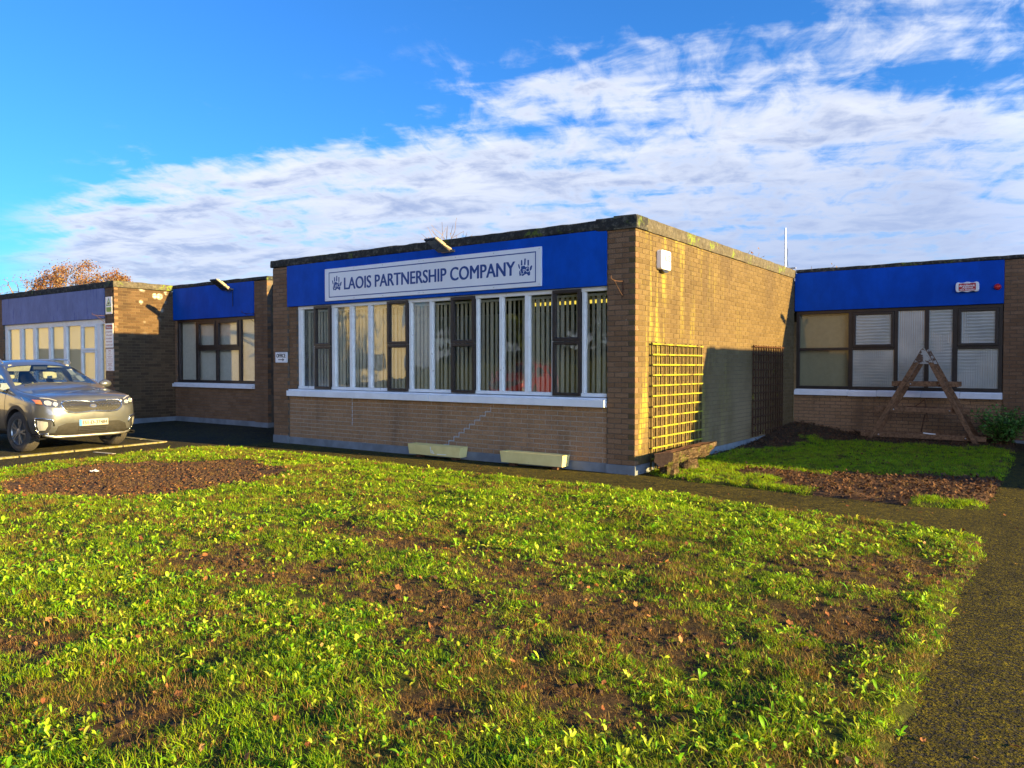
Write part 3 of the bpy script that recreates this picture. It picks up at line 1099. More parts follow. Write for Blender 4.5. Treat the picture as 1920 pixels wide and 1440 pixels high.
# ------------------------------------------------------------------ the big name board
sg = thing('name_board', 'long white board reading LAOIS PARTNERSHIP COMPANY on the blue fascia', 'sign')
ys = -0.05
for a, b in ((-6.553, -4.071), (-4.067, -1.582)):
    MB().box(a, b, ys, -0.023, 2.81, 3.42).build('board', SIGNW, sg, fix=True, bevel=0.003)
mb = MB()
rect_frame(mb, -6.44, -1.68, 2.872, 3.352, 0.017, ys - 0.0015, ys + 0.0005)
mb.build('border_line', BLUE_INK, sg)
text_obj('lettering', 'LAOIS PARTNERSHIP COMPANY', BLUE_INK, sg, FRONT(-4.045, ys - 0.0012, 3.115), 3.93, 0.222, fat=0.009)
HAND = [[(575, 610), (595, 625), (630, 790), (605, 802), (575, 740), (556, 640)],
        [(660, 465), (675, 455), (697, 475), (703, 660), (650, 670), (652, 500)],
        [(762, 415), (787, 400), (812, 412), (803, 640), (748, 648), (760, 500)],
        [(866, 465), (888, 452), (915, 462), (912, 665), (868, 676), (866, 560)],
        [(975, 672), (1000, 660), (1022, 668), (1000, 800), (962, 865), (938, 820), (945, 740)]]
PALM = [(650, 705), (765, 668), (800, 722), (832, 725), (870, 698), (915, 712), (915, 800), (930, 868), (952, 892), (950, 1022),
        (895, 1042), (840, 970), (780, 1000), (710, 1062), (660, 1030), (610, 1062), (592, 960), (600, 880), (640, 820), (660, 770)]


def hand_emblem(cx, cz, w, h):
    def T(p):
        x, y = p
        y = y + 0.115 * (x - 787)
        return (x - 787) / 465 * w, -(y - 735) / 680 * h
    mb = MB()
    for poly in HAND + [PALM]:
        pts = [T(p) for p in poly][::-1]
        mb.prism(pts, FRONT(cx, ys + 0.0002, cz), 0.0016)
    e = mb.build('hand_emblem', BLUE_INK, sg, fix=True)
    M = FRONT(cx - 0.02 * w, ys - 0.0022, cz - 0.20 * h) @ Matrix.Rotation(R(14), 4, 'Z')
    text_obj('lettering', 'LPC', SIGNW, e, M, 0.60 * w, 0.24 * h, depth=0.0)


hand_emblem(-6.215, 3.135, 0.265, 0.285)
hand_emblem(-1.885, 3.118, 0.27, 0.285)
me = MB().lathe([(0.0085, 0), (0.0085, 0.003), (0.004, 0.005)], 8).mesh('screw')
me.materials.append(GREY_MET)
for x in (-6.52, -5.75, -5.0, -4.12, -4.02, -3.3, -2.5, -1.62):
    for z in (2.84, 3.39):
        obj('screw', me, None, sg, (x, ys, z), (R(90), 0, 0))


# ------------------------------------------------------------------ floodlights
FLOODG = mat('floodlight_glass', lambda t: t.bsdf((0.035, 0.04, 0.038), 0.12, 0, None, 0.6))
FLOODB = plain('dusty_floodlight_metal', (0.36, 0.28, 0.20), 0.55, 0.35, var=0.35, scale=30)
FLOODF = plain('black_floodlight_rim', (0.02, 0.02, 0.024), 0.4)


def floodlight(x, y, z, label, w=0.25, L=0.40, tilt=24):
    t = thing('floodlight', label, 'floodlight', (x, y, z), (0, 0, 0), 'floodlights on the roof edges')
    M = Matrix.Translation((0, -0.12, -0.02)) @ Matrix.Rotation(R(tilt), 4, 'X').inverted()
    # local: -y runs outwards along the head, z up through the back
    rim = MB()
    rim.box(-w / 2, w / 2, -L, 0, -0.004, 0.018, M)
    rim.build('rim', FLOODF, t, fix=True, bevel=0.004)
    g = MB()
    g.box(-w / 2 + 0.018, w / 2 - 0.018, -L + 0.03, -0.10, -0.0075, -0.0045, M)
    g.build('lens', FLOODG, t)
    b = MB()
    b.box(-w / 2 + 0.004, w / 2 - 0.004, -L + 0.006, -0.006, 0.018, 0.034, M)
    for k in range(9):
        u = -w / 2 + 0.02 + k * (w - 0.04) / 8
        b.box(u - 0.004, u + 0.004, -L + 0.05, -0.03, 0.034, 0.062, M)
    b.box(-w / 2 + 0.03, w / 2 - 0.03, -0.26, -0.10, 0.034, 0.085, M)
    b.build('housing', FLOODB, t, fix=True)
    a = MB()
    for s in (-1, 1):
        a.bar(M @ Vector((s * (w / 2 + 0.008), -0.20, 0.02)), (s * (w / 2 + 0.008), -0.025, 0.005), 0.008, 0.03)
    a.box(-w / 2 - 0.012, w / 2 + 0.012, -0.03, -0.0, -0.012, 0.022)
    a.build('bracket', FLOODB, t, fix=True)
    return t


floodlight(-3.47, -0.024, 3.50, 'dusty floodlight fixed above the LAOIS PARTNERSHIP COMPANY board')
floodlight(-11.98, YL - 0.022, 3.46, 'floodlight on the blue fascia of the link above the brown window behind the car', w=0.28, L=0.42, tilt=33)
cb = MB().tube([(0.10, -0.006, 0.02), (0.13, -0.008, -0.06), (0.13, -0.006, -0.30), (0.125, -0.005, -0.42)], 0.008, 5).build('cable', BLACK_PL, [o for o in bpy.data.objects if o.name.startswith('floodlight')][-1])
floodlight(5.25, YR - 0.024, 3.60, 'floodlight beyond the dark end pier past the red siren')

# ------------------------------------------------------------------ alarm boxes and siren
def rounded(w, h, r, n=5):
    pts = []
    for cx, cy, a0 in ((w / 2 - r, h / 2 - r, 0), (-w / 2 + r, h / 2 - r, 90), (-w / 2 + r, -h / 2 + r, 180), (w / 2 - r, -h / 2 + r, 270)):
        for k in range(n + 1):
            a = R(a0 + 90 * k / n)
            pts.append((cx + r * math.cos(a), cy + r * math.sin(a)))
    return pts


t = thing('alarm_box', 'white alarm box reading BOXER high on the sunlit brick side wall', 'alarm box')
M = SIDE(0.0, 0.865, 3.175)
MB().prism(rounded(0.345, 0.29, 0.035), M, 0.085).build('cover', WHITE_PL, t, fix=True, bevel=0.012)
MB().prism([(-0.11 + 0.22 * k / 10, -0.155 - 0.03 * math.sin(math.pi * k / 10)) for k in range(11)] + [(0.11, -0.145), (-0.11, -0.145)], M @ Matrix.Translation((0.02, -0.004, 0.012)), 0.055).build('strobe_lens', BLACK_PL, t, fix=True)
text_obj('lettering', 'BOXER', GREY_INK, t, M @ Matrix.Translation((0.045, 0.03, 0.086)), 0.225, 0.095, bold=0.02)
mb = MB()
for k, (a, b) in enumerate(((-0.07, 0.0), (0.015, 0.155))):
    mb.prism([(a, -0.075), (b, -0.075), (b, -0.052), (a, -0.052)], M @ Matrix.Translation((0, 0, 0.0852)), 0.001)
mb.build('print_line', plain('pale_grey_print', (0.6, 0.6, 0.6), 0.5), t)

t = thing('alarm_box', 'white and red Broderick Alarms box on the deep blue fascia', 'alarm box')
M = FRONT(3.41, YR - 0.022, 3.158)
wave = []
for k in range(21):
    u = -1 + 2 * k / 20
    wave.append((u * 0.2, 0.095 + 0.010 * math.cos(u * 2.2 * math.pi)))
wave = [(x, y) for x, y in wave if abs(x) < 0.17]
prof = [(0.205, 0.05), (0.195, 0.085)] + wave[::-1] + [(-0.195, 0.085), (-0.205, 0.05), (-0.205, -0.05), (-0.195, -0.085)] + [(x, -y) for x, y in wave] + [(0.195, -0.085), (0.205, -0.05)]
MB().prism(prof, M, 0.08).build('cover', WHITE_PL, t, fix=True, bevel=0.014)
lb = MB().prism(rounded(0.30, 0.150, 0.02), M @ Matrix.Translation((0, 0, 0.0803)), 0.0015).build('label', RED_LABEL, t, fix=True)
L2 = M @ Matrix.Translation((0, 0, 0.083))
text_obj('lettering', 'Broderick', WHITE_PL, lb, L2 @ Matrix.Translation((0.0, 0.026, 0)), 0.28, 0.042, bold=0.03, shear=0.25)
text_obj('lettering', 'Alarms', WHITE_PL, lb, L2 @ Matrix.Translation((0, -0.014, 0)), 0.20, 0.032, bold=0.03, shear=0.25)
text_obj('lettering', '087 9976285', WHITE_PL, lb, L2 @ Matrix.Translation((0, -0.054, 0)), 0.265, 0.022, bold=0.03)
MB().prism([(-0.06, 0.058), (0.05, 0.058), (0.05, 0.065), (-0.06, 0.065)], L2, 0.0006).build('print_line', WHITE_PL, lb)

t = thing('siren', 'small round red siren at the end of the deep blue fascia', 'siren')
M = FRONT(3.925, YR - 0.022, 3.135)
MB().lathe([(0.062, 0), (0.062, 0.018), (0.056, 0.026), (0.05, 0.05), (0.036, 0.062), (0.0, 0.064)], 20, M).build('body', RED_PL, t, fix=True, smooth=False)
MB().lathe([(0.016, 0.0635), (0.014, 0.070), (0.0, 0.071)], 12, M).build('button', plain('bright_red_plastic', (0.62, 0.06, 0.05), 0.3), t, fix=True)

# ------------------------------------------------------------------ small signs
t = thing('office_sign', 'small white OFFICE sign with an arrow on the brick pier', 'sign')
M = FRONT(-7.92, -0.005, 1.74)
MB().prism(rounded(0.37, 0.215, 0.02), M, 0.02).build('plate', SIGNW, t, fix=True, bevel=0.004)
mb = MB()
for a in (rounded(0.352, 0.197, 0.015),):
    n = len(a)
    b = rounded(0.342, 0.187, 0.012)
    Z = M @ Matrix.Translation((0, 0, 0.0208))
    vs = [Z @ Vector((x, y, 0)) for x, y in a + b]
    mb.add(vs, [(i, (i + 1) % n, n + (i + 1) % n, n + i) for i in range(n)])
mb.build('border_line', BLUE_INK, t)
text_obj('lettering', 'OFFICE', INK, t, M @ Matrix.Translation((0, 0.035, 0.0212)), 0.28, 0.075, fat=0.006)
MB().prism([(-0.09, -0.055), (0.05, -0.055), (0.045, -0.078), (0.105, -0.047), (0.045, -0.016), (0.05, -0.039), (-0.09, -0.039)], M @ Matrix.Translation((0, 0, 0.0205)), 0.001).build('arrow', INK, t, fix=True)

t = thing('warning_sign', 'tall white sign with green triangle and yellow panel high on the far pier', 'sign')
M = FRONT(-14.79, -0.004, 3.10)
MB().prism(rounded(0.32, 0.44, 0.012), M, 0.01).build('plate', SIGNW, t, fix=True)
Z = M @ Matrix.Translation((0, 0, 0.0102))
tri = MB().prism([(-0.125, -0.01), (0.125, -0.01), (0, 0.195)], Z, 0.0012).build('triangle', GREEN_LN, t)
MB().prism([(-0.095, 0.007), (0.095, 0.007), (0, 0.162)], Z, 0.0018).build('triangle_panel', plain('pale_yellow_print', (0.72, 0.76, 0.36), 0.5), t)
MB().prism([(-0.045, 0.04), (0.045, 0.04), (0.045, 0.072), (-0.02, 0.078), (-0.045, 0.06)], Z, 0.0026).build('symbol', INK, t)
yp = MB().prism([(-0.125, -0.165), (0.125, -0.165), (0.125, -0.045), (-0.125, -0.045)], Z, 0.0012).build('panel', GREENY, t)
mb = MB()
for k, (a, b) in enumerate(((-0.095, 0.095), (-0.105, 0.1), (-0.08, 0.085))):
    mb.prism([(a, -0.083 - k * 0.033), (b, -0.083 - k * 0.033), (b, -0.067 - k * 0.033), (a, -0.067 - k * 0.033)], Z, 0.002)
mb.build('print_line', GREEN_LN, yp)

t = thing('notice_sign', 'white notice sign with red Notice heading, middle one on the far pier', 'sign')
M = FRONT(-14.785, -0.004, 2.335)
MB().prism(rounded(0.385, 0.62, 0.01), M, 0.01).build('plate', SIGNW, t, fix=True)
Z = M @ Matrix.Translation((0, 0, 0.0102))
hd = MB().prism([(-0.165, 0.16), (0.165, 0.16), (0.165, 0.265), (-0.165, 0.265)], Z, 0.001).build('heading_panel', RED_LABEL, t)
text_obj('lettering', 'Notice', SIGNW, hd, Z @ Matrix.Translation((0, 0.212, 0.0016)), 0.25, 0.062, bold=0.02)
for k, (s, w_) in enumerate((('No Responsibility', 0.31), ('will be accepted', 0.29), ('for loss, theft or', 0.29), ('injury to any car', 0.29), ('using this car park', 0.34))):
    text_obj('lettering', s, RED_INK, t, Z @ Matrix.Translation((0, 0.09 - 0.083 * k, 0.0008)), w_, 0.043, bold=0.02)

t = thing('small_print_sign', 'white sign of small red print, lowest one on the far pier', 'sign')
M = FRONT(-14.77, -0.004, 1.715)
MB().prism(rounded(0.39, 0.565, 0.01), M, 0.01).build('plate', SIGNW, t, fix=True)
Z = M @ Matrix.Translation((0, 0, 0.0102))
mb = MB()
rect_frame_pts = ((-0.18, 0.18, 0.265, 0.27), (-0.18, 0.18, -0.27, -0.265), (-0.18, -0.176, -0.265, 0.265), (0.176, 0.18, -0.265, 0.265))
for a, b, c, d in rect_frame_pts:
    mb.prism([(a, c), (b, c), (b, d), (a, d)], Z, 0.001)
mb.build('border_line', RED_INK, t)
mb = MB()
rr = random.Random(5)
for k, (y, hw, hh) in enumerate(((0.235, 0.06, 0.014), (0.20, 0.085, 0.009), (0.16, 0.05, 0.009), (0.125, 0.10, 0.009), (0.085, 0.11, 0.011), (0.05, 0.08, 0.009), (0.02, 0.14, 0.010), (-0.02, 0.14, 0.005),
                                  (-0.04, 0.14, 0.005), (-0.06, 0.14, 0.005), (-0.095, 0.11, 0.011), (-0.125, 0.08, 0.011), (-0.155, 0.12, 0.012), (-0.20, 0.04, 0.009), (-0.222, 0.10, 0.008), (-0.245, 0.06, 0.008))):
    x = -hw
    while x < hw:
        l = rr.uniform(0.02, 0.05)
        mb.prism([(x, y - hh / 2), (min(x + l, hw), y - hh / 2), (min(x + l, hw), y + hh / 2), (x, y + hh / 2)], Z, 0.0009)
        x += l + 0.009
mb.build('print_line', RED_INK, t)


# ------------------------------------------------------------------ basket brackets
def basket_bracket(x, y, z, label, L=0.34):
    t = thing('basket_bracket', label, 'bracket', (x, y, z), (0, 0, 0), 'rusty basket brackets on brick piers')
    MB().bar((0, -0.004, -0.12), (0, -0.004, 0.13), 0.022, 0.008, up=(0, 1, 0)).build('back_plate', RUST, t)
    mb = MB()
    pts = [(0, -0.01, 0.11)] + [(0, -0.02 - (L - 0.02) * k / 5, 0.11 - 0.012 * math.sin(k / 5 * 3.1)) for k in range(1, 6)] + [(0, -L - 0.03, 0.13), (0, -L - 0.02, 0.16)]
    mb.tube(pts, 0.006, 5)
    mb.build('arm', RUST, t)
    MB().tube([(0, -0.01, -0.10), (0, -0.06, -0.07), (0, -0.2, 0.04), (0, -0.27, 0.10)], 0.005, 5).build('brace', RUST, t)
    return t


basket_bracket(-0.20, 0.0, 2.69, 'rusty basket bracket on the corner pier beside the big white-framed window')
basket_bracket(-14.92, 0.0, 2.74, 'rusty basket bracket on the far pier above the Notice sign')
basket_bracket(-11.0, YL, 2.72, 'rusty basket bracket on the link pier beside the brown window')

# ------------------------------------------------------------------ planters
def planter(x0, x1, label, chips):
    xc = (x0 + x1) / 2
    w, dpt, h, t_ = x1 - x0, 0.21, 0.175, 0.022
    t = thing('planter_box', label, 'planter', (xc, -0.135, 0.055), (0, 0, R(rnd.uniform(-1, 1))), 'cream planters under the big window')
    k = 0.022

    def board(name, a, b):
        mb = MB()
        mb.add(a + b, [(0, 1, 2, 3), (7, 6, 5, 4), (0, 4, 5, 1), (1, 5, 6, 2), (2, 6, 7, 3), (3, 7, 4, 0)])
        mb.build(name, CREAM_PAINT, t, fix=True, bevel=0.003)
    W0, W1 = w / 2 - k, w / 2
    D0, D1 = dpt / 2 - 0.012, dpt / 2
    for s in (-1, 1):
        board('long_board', [(-W0, s * D0, 0), (W0, s * D0, 0), (W1, s * D1, h), (-W1, s * D1, h)],
              [(-W0, s * (D0 - t_), 0), (W0, s * (D0 - t_), 0), (W1, s * (D1 - t_), h), (-W1, s * (D1 - t_), h)])
        board('end_board', [(s * (W0 + 0.002), -D0 + t_ * 0, 0), (s * (W0 + 0.002), D0, 0), (s * (W1 + 0.002), D1, h - 0.002), (s * (W1 + 0.002), -D1, h - 0.002)],
              [(s * (W0 - t_), -D0, 0), (s * (W0 - t_), D0, 0), (s * (W1 - t_), D1, h - 0.002), (s * (W1 - t_), -D1, h - 0.002)])
    mb = MB()
    n = 24
    vs, fs = [], []
    for i in range(n + 1):
        for j in range(4):
            x = -W1 + t_ + (2 * W1 - 2 * t_) * i / n
            y = -D1 + t_ + (2 * D1 - 2 * t_) * j / 3
            vs.append((x, y, h - 0.03 + 0.03 * noise.noise(Vector((x * 6 + xc, y * 9, 1))) - 0.012))
    for i in range(n):
        for j in range(3):
            fs.append((i * 4 + j, (i + 1) * 4 + j, (i + 1) * 4 + j + 1, i * 4 + j + 1))
    mb.add(vs, fs).build('soil', SOIL, t)
    for s in (-1, 1):
        MB().box(s * (W0 - 0.16) - 0.05, s * (W0 - 0.16) + 0.05, -0.045, 0.07, -0.055, 0.0).build('foot', RUST, t)
    if chips:
        mb = MB()
        for a, b, c, d in chips:
            mb.bar((a, -D0 - 0.004 - b / h * 0.02, b), (c, -D0 - 0.004 - d / h * 0.02, d), 0.012, 0.003, up=(0, 1, 0))
        mb.build('paint_scrape', WHITE_PL, t)
    return t


planter(-4.22, -3.055, 'cream planter box with white paint scrapes under the big window', [(-0.06, 0.15, -0.05, 0.05), (-0.05, 0.05, 0.02, 0.04), (-0.03, 0.09, 0.0, 0.055), (0.08, 0.03, 0.28, 0.034)])
planter(-2.235, -1.075, 'cream planter box with splintered end, next to the corner pier', [])


# ------------------------------------------------------------------ trellises
def trellis(label, y0, y1, z0, zrow, rows, m, mu, seed):
    r = random.Random(seed)
    t = thing('trellis', label, 'trellis', (0, 0, 0), (0, 0, 0), 'square lattice trellises on the side wall')
    for k in range(13):
        y = y0 + (y1 - y0) * k / 12
        MB().box(0.022, 0.042, y - 0.011, y + 0.011, z0 + r.uniform(-0.01, 0.01), zrow + 0.02 + r.uniform(0, 0.012)).build('upright_slat', mu, t)
    for k in range(rows):
        z = zrow - 0.155 * k
        dz = r.uniform(-0.006, 0.006)
        mb = MB()
        vs = []
        for x in (0.0425, 0.062):
            for y, dd in ((y0 - 0.012, dz), (y1 + 0.012, -dz)):
                for s in (-0.011, 0.011):
                    vs.append((x, y, z + dd + s))
        mb.add(vs, [(0, 1, 3, 2), (4, 6, 7, 5), (0, 4, 5, 1), (2, 3, 7, 6), (0, 2, 6, 4), (1, 5, 7, 3)])
        mb.build('cross_slat', m, t, fix=True)
    return t


trellis('mossy yellow-green wooden trellis standing in the sun beside the wall corner', 0.47, 2.41, 0.03, 1.90, 12, TRELLIS_M, TRELLIS_U, 3)
trellis('dark brown wooden trellis in shade at the inner end of the side wall', 5.10, 7.05, 0.17, 1.955, 12, TRELLIS_B, TRELLIS_B, 8)

# ------------------------------------------------------------------ log bench
t = thing('log_bench', 'rough log bench of half a trunk on stumps below the mossy trellis', 'bench', (0.42, 0, 0))
vs, fs = [], []
ny, na = 60, 23
for i in range(ny + 1):
    y = 0.05 + 1.55 * i / ny
    for j in range(na):
        a = math.pi + math.pi * j / (na - 1)
        rr_ = 0.15 * (1 + 0.16 * noise.noise(Vector((y * 3, j * 0.35, 2))) + 0.14 * noise.noise(Vector((y * 9, j * 0.9, 5))) + 0.10 * noise.noise(Vector((y * 26, j * 1.9, 8))))
        yy = y + (0.16 * (1 - abs(math.sin(a))) if i == ny else 0) - (0.12 * math.sin(a) * -0 if i else 0)
        vs.append((rr_ * 0.95 * math.cos(a), yy, 0.345 + rr_ * 1.25 * math.sin(a) + 0.022 * math.cos(a) + 0.012 * (y - 0.8)))
for i in range(ny):
    for j in range(na - 1):
        fs.append((i * na + j, (i + 1) * na + j, (i + 1) * na + j + 1, i * na + j + 1))
MB().add(vs, fs).build('bark', BARK, t)
top = MB()
tv, tf = [], []
for i in range(ny + 1):
    a, b = vs[i * na], vs[i * na + na - 1]
    for k in range(5):
        p = Vector(a).lerp(Vector(b), k / 4)
        tv.append((p.x, p.y, p.z + 0.012 + 0.010 * noise.noise(Vector((p.x * 8, p.y * 5, 0)))))
for i in range(ny):
    for k in range(4):
        tf.append((i * 5 + k, (i + 1) * 5 + k, (i + 1) * 5 + k + 1, i * 5 + k + 1))
top.add(tv, tf)
top.add(vs[:na] + tv[:5][::-1], [tuple(range(na + 5))])
top.add(vs[ny * na:] + tv[ny * 5:][::-1], [tuple(range(na + 5))[::-1]])
top.build('sawn_face', SAWN, t, fix=True)
for yy, rr_, hh in ((0.88, 0.16, 0.19), (0.26, 0.13, 0.19)):
    mb = MB()
    sv, sf = [], []
    for i in range(7):
        for k in range(18):
            a = 2 * math.pi * k / 18
            q = rr_ * (1 + 0.10 * noise.noise(Vector((math.cos(a) * 2, math.sin(a) * 2, i * 0.5 + yy))) + 0.07 * math.sin(9 * a + yy * 7)) * (1.08 - 0.02 * i)
            sv.append((q * math.cos(a), yy + q * math.sin(a), -0.02 + (hh + 0.02) * i / 6))
    for i in range(6):
        for k in range(18):
            sf.append((i * 18 + k, i * 18 + (k + 1) % 18, (i + 1) * 18 + (k + 1) % 18, (i + 1) * 18 + k))
    sf.append(tuple(range(6 * 18, 7 * 18)))
    mb.add(sv, sf).build('stump', BARK, t)

# ------------------------------------------------------------------ wooden A-frame
t = thing('wooden_frame', 'tall weathered wooden A-frame standing on grass before the brown-framed window', 'wooden frame', (0, 0, 0))
for k, (yy, aL, aR, ap) in enumerate(((7.0, (1.77, 0.02), (3.71, 0.0), (2.77, 1.885)), (7.46, (1.80, 0.02), (3.74, 0.02), (2.80, 1.855)))):
    for f in (aL, aR):
        d = Vector((f[0] - ap[0], 0, f[1] - ap[1])).normalized()
        MB().bar((ap[0], yy + (0.002 if f is aL else -0.002), ap[1]), (f[0], yy + (0.002 if f is aL else -0.002), f[1]), 0.045, 0.085, up=(0, 0, 1) if abs(d.z) < 0.9 else (1, 0, 0)).build('leg', FRAME_W, t, fix=True, bevel=0.005)
    MB().prism([(ap[0] - 0.165, ap[1] - 0.25), (ap[0] + 0.165, ap[1] - 0.25), (ap[0] + 0.01, ap[1] + 0.045), (ap[0] - 0.01, ap[1] + 0.045)], FRONT(0, yy - 0.029, 0), 0.016).build('gusset', PEEL, t, fix=True)
    y2 = yy + 0.048
    for x0, x1, z in ((2.20, 3.38, 1.21), (1.90, 3.565, 0.695), (1.63, 3.84, 0.175)):
        r_ = MB().box(x0, x1, y2 - 0.022, y2 + 0.022, z - 0.05, z + 0.05).build('rail', FRAME_W, t, fix=True, bevel=0.012)
        if k == 0:
            for xx in (x0 + 0.34, x1 - 0.34):
                MB().lathe([(0.014, 0), (0.014, 0.008), (0.006, 0.014)], 8, FRONT(xx, y2 - 0.022, z)).build('bolt', GREY_MET, r_)
mb = MB()
mb.tube([(2.76, 7.3, 0.90), (2.80, 7.28, 0.63), (2.83, 7.27, 0.47)], 0.011, 5)
mb.tube([(2.76, 7.3, 0.89), (2.66, 7.32, 0.81), (2.58, 7.34, 0.745)], 0.010, 5)
mb.tube([(2.44, 7.33, 0.745), (2.85, 7.31, 0.745), (3.02, 7.30, 0.73)], 0.010, 5)
mb.tube([(2.77, 7.3, 0.60), (2.72, 7.33, 0.36), (2.70, 7.35, 0.24)], 0.014, 5)
mb.build('bent_rod', RUST, t)
tag(MB().prism(rounded(0.22, 0.05, 0.02), Matrix.Translation((2.88, 7.06, 0.226)) @ Matrix.Rotation(R(5), 4, 'Y'), 0.018).build('plastic_strip', WHITE_PL, fix=True),
    'short white plastic strip lying on the lowest rail of the wooden A-frame', 'litter')

# ------------------------------------------------------------------ roof mast
t = thing('aerial_mast', 'thin grey metal mast pole standing on the roof edge at the inner corner', 'mast', (-0.14, 7.78, 3.74))
MB().tube([(0, 0, 0.02), (0, 0, 0.93)], 0.019, 10).build('pole', GREY_MET, t)
mb = MB()
mb.bar((-0.22, 0, 0.02), (0.24, 0, 0.02), 0.05, 0.03)
mb.bar((0, -0.12, 0.035), (0, 0.2, 0.035), 0.05, 0.03)
mb.build('base', GREY_MET, t)
MB().tube([(0.03, 0, 0.5), (0.05, 0.02, 0.42), (0.035, 0.0, 0.25), (0.06, 0.02, 0.06)], 0.006, 5).build('cable', BLACK_PL, t)

# ------------------------------------------------------------------ kerb edging and paint mark
KERB = mat('mossy_kerb_concrete', lambda t: t.bsdf(t.mix(t.ss(t.noise(t.geo(), 9, 5, 0.7), 0.42, 0.62), (0.25, 0.21, 0.12), (0.13, 0.12, 0.015)), 0.9, 0, t.bump(t.noise(t.geo(), 40, 4), 0.6, 0.01)))
kb = thing('kerb', '', '', (0, 0, 0))
for k_ in ('label', 'category'):
    del kb[k_]
kb['kind'] = 'structure'
pts = [Vector((-9.15, -9.0)), Vector((-10.08, -1.28)), Vector((-11.75, -1.28)), Vector((-13.4, -1.28))]
for a, b in zip(pts[:-1], pts[1:]):
    L = (b - a).length
    n = max(1, round(L / 0.92))
    for k in range(n):
        p, q = a.lerp(b, k / n), a.lerp(b, (k + 1) / n)
        d = (q - p).normalized() * 0.012
        zz = 0.012 + rnd.uniform(-0.006, 0.008)
        MB().bar((p.x + d.x, p.y + d.y, zz - 0.04 + gz(p.x, p.y)), (q.x - d.x, q.y - d.y, zz - 0.04 + gz(q.x, q.y)), 0.13, 0.08).build('kerb_stone', KERB, kb, fix=True, bevel=0.012)
o = MB().bar((-9.35, -3.05, 0.0), (-8.80, -2.98, 0.0), 0.07, 0.006).build('road_marking', plain('worn_white_road_paint', (0.45, 0.42, 0.36), 0.9, var=0.4, scale=30))
o['kind'] = 'structure'

# ------------------------------------------------------------------ cars
def paint(name, col, metal, rough=0.32):
    def fn(t):
        p = t.geo()
        d = t.ss(t.noise(p, 6, 5, 0.65), 0.35, 0.75)
        c = t.mix(t.math('MULTIPLY', d, 0.18), col, (0.25, 0.22, 0.18))
        fl = t.bump(t.noise(p, 900, 2), 0.03, 0.001)
        return t.bsdf(c, t.math('ADD', rough, t.math('MULTIPLY', d, 0.08)), metal, fl, 0.5, 0.9, 0.04)
    return mat(name, fn)


PAINT = paint('grey_brown_metallic_paint', (0.125, 0.132, 0.142), 0.55)
PAINT_RED = paint('red_car_paint', (0.42, 0.015, 0.02), 0.2)
CLAD = plain('black_cladding', (0.022, 0.020, 0.018), 0.6, var=0.3, scale=14)
CARGLASS = mat('car_glass', glass_mat(0.12, (0.58, 0.66, 0.70), 0.0))
CHROME = plain('chrome', (0.82, 0.82, 0.80), 0.16, 1.0, var=0.03)
SATIN = plain('satin_silver', (0.62, 0.60, 0.56), 0.32, 0.9)
LAMP = mat('headlamp_lens', lambda t: t.bsdf((0.50, 0.49, 0.45), 0.08, 0.25, None, 0.8, 1.0))
LAMPD = mat('headlamp_housing', lambda t: t.bsdf((0.16, 0.16, 0.16), 0.14, 0.7, None, 0.8, 1.0))
AMBER = mat('amber_lens', lambda t: t.bsdf((0.62, 0.20, 0.06), 0.12, 0, None, 0.8, 1.0))
TYRE = plain('tyre_rubber', (0.055, 0.048, 0.042), 0.85, bump=0.5, scale=20)
ALLOY = plain('grey_alloy', (0.30, 0.30, 0.30), 0.35, 0.8)
LEATHER = plain('cream_leather', (0.70, 0.60, 0.42), 0.6)
TRIMD = plain('dark_car_trim', (0.03, 0.03, 0.033), 0.6)
PLATEW = plain('white_plate', (0.36, 0.35, 0.31), 0.4, var=0.03)
PLATEB = plain('blue_plate_band', (0.02, 0.20, 0.60), 0.4)

ST = [
    (2.385, .60, .27, .855, .54, .925, .32, .955, .962, 1.0),
    (2.335, .74, .25, .880, .66, .955, .40, .990, 1.000, .75),
    (2.21, .865, .24, .925, .76, 1.000, .45, 1.035, 1.048, .4),
    (1.98, .925, .23, .970, .80, 1.035, .48, 1.068, 1.078, .1),
    (1.45, .945, .23, 1.02, .84, 1.085, .48, 1.118, 1.128, 0),
    (1.06, .945, .23, 1.055, .845, 1.125, .48, 1.160, 1.172, 0),
    (.22, .945, .23, 1.08, .625, 1.600, .40, 1.660, 1.675, 0),
    (-.25, .945, .23, 1.10, .625, 1.625, .40, 1.690, 1.705, 0),
    (-.35, .945, .23, 1.10, .625, 1.625, .40, 1.690, 1.705, 0),
    (-1.22, .945, .23, 1.11, .615, 1.612, .40, 1.682, 1.697, 0),
    (-1.34, .945, .23, 1.11, .610, 1.605, .39, 1.676, 1.690, 0),
    (-1.95, .935, .24, 1.13, .58, 1.54, .37, 1.62, 1.635, 0),
    (-2.15, .915, .26, 1.13, .57, 1.42, .36, 1.48, 1.49, 0),
    (-2.33, .86, .28, 1.09, .66, 1.13, .40, 1.15, 1.16, 0),
    (-2.39, .75, .30, .95, .60, 1.00, .40, 1.02, 1.03, 0)]
DXJ = [-.13, -.13, -.055, 0, -.012, -.05, -.075, -.10, -.115, -.12]


def section(s):
    x, w, zb, zs, y6, z6, y7, z7, z8, k = s
    y5, z5 = w * .965, zs
    y6a, z6a = y6 + (y5 - y6) * .13 + .012, z6 + (z5 - z6) * .13
    pts = [(0, zb), (.75 * w, zb), (.965 * w, zb + .10), (w, .58), (w * .995, .82), (y5, z5), (y6a, z6a), (y6, z6), (y7, z7), (0, z8)]
    return [(x + DXJ[j] * k, y, z) for j, (y, z) in enumerate(pts)]


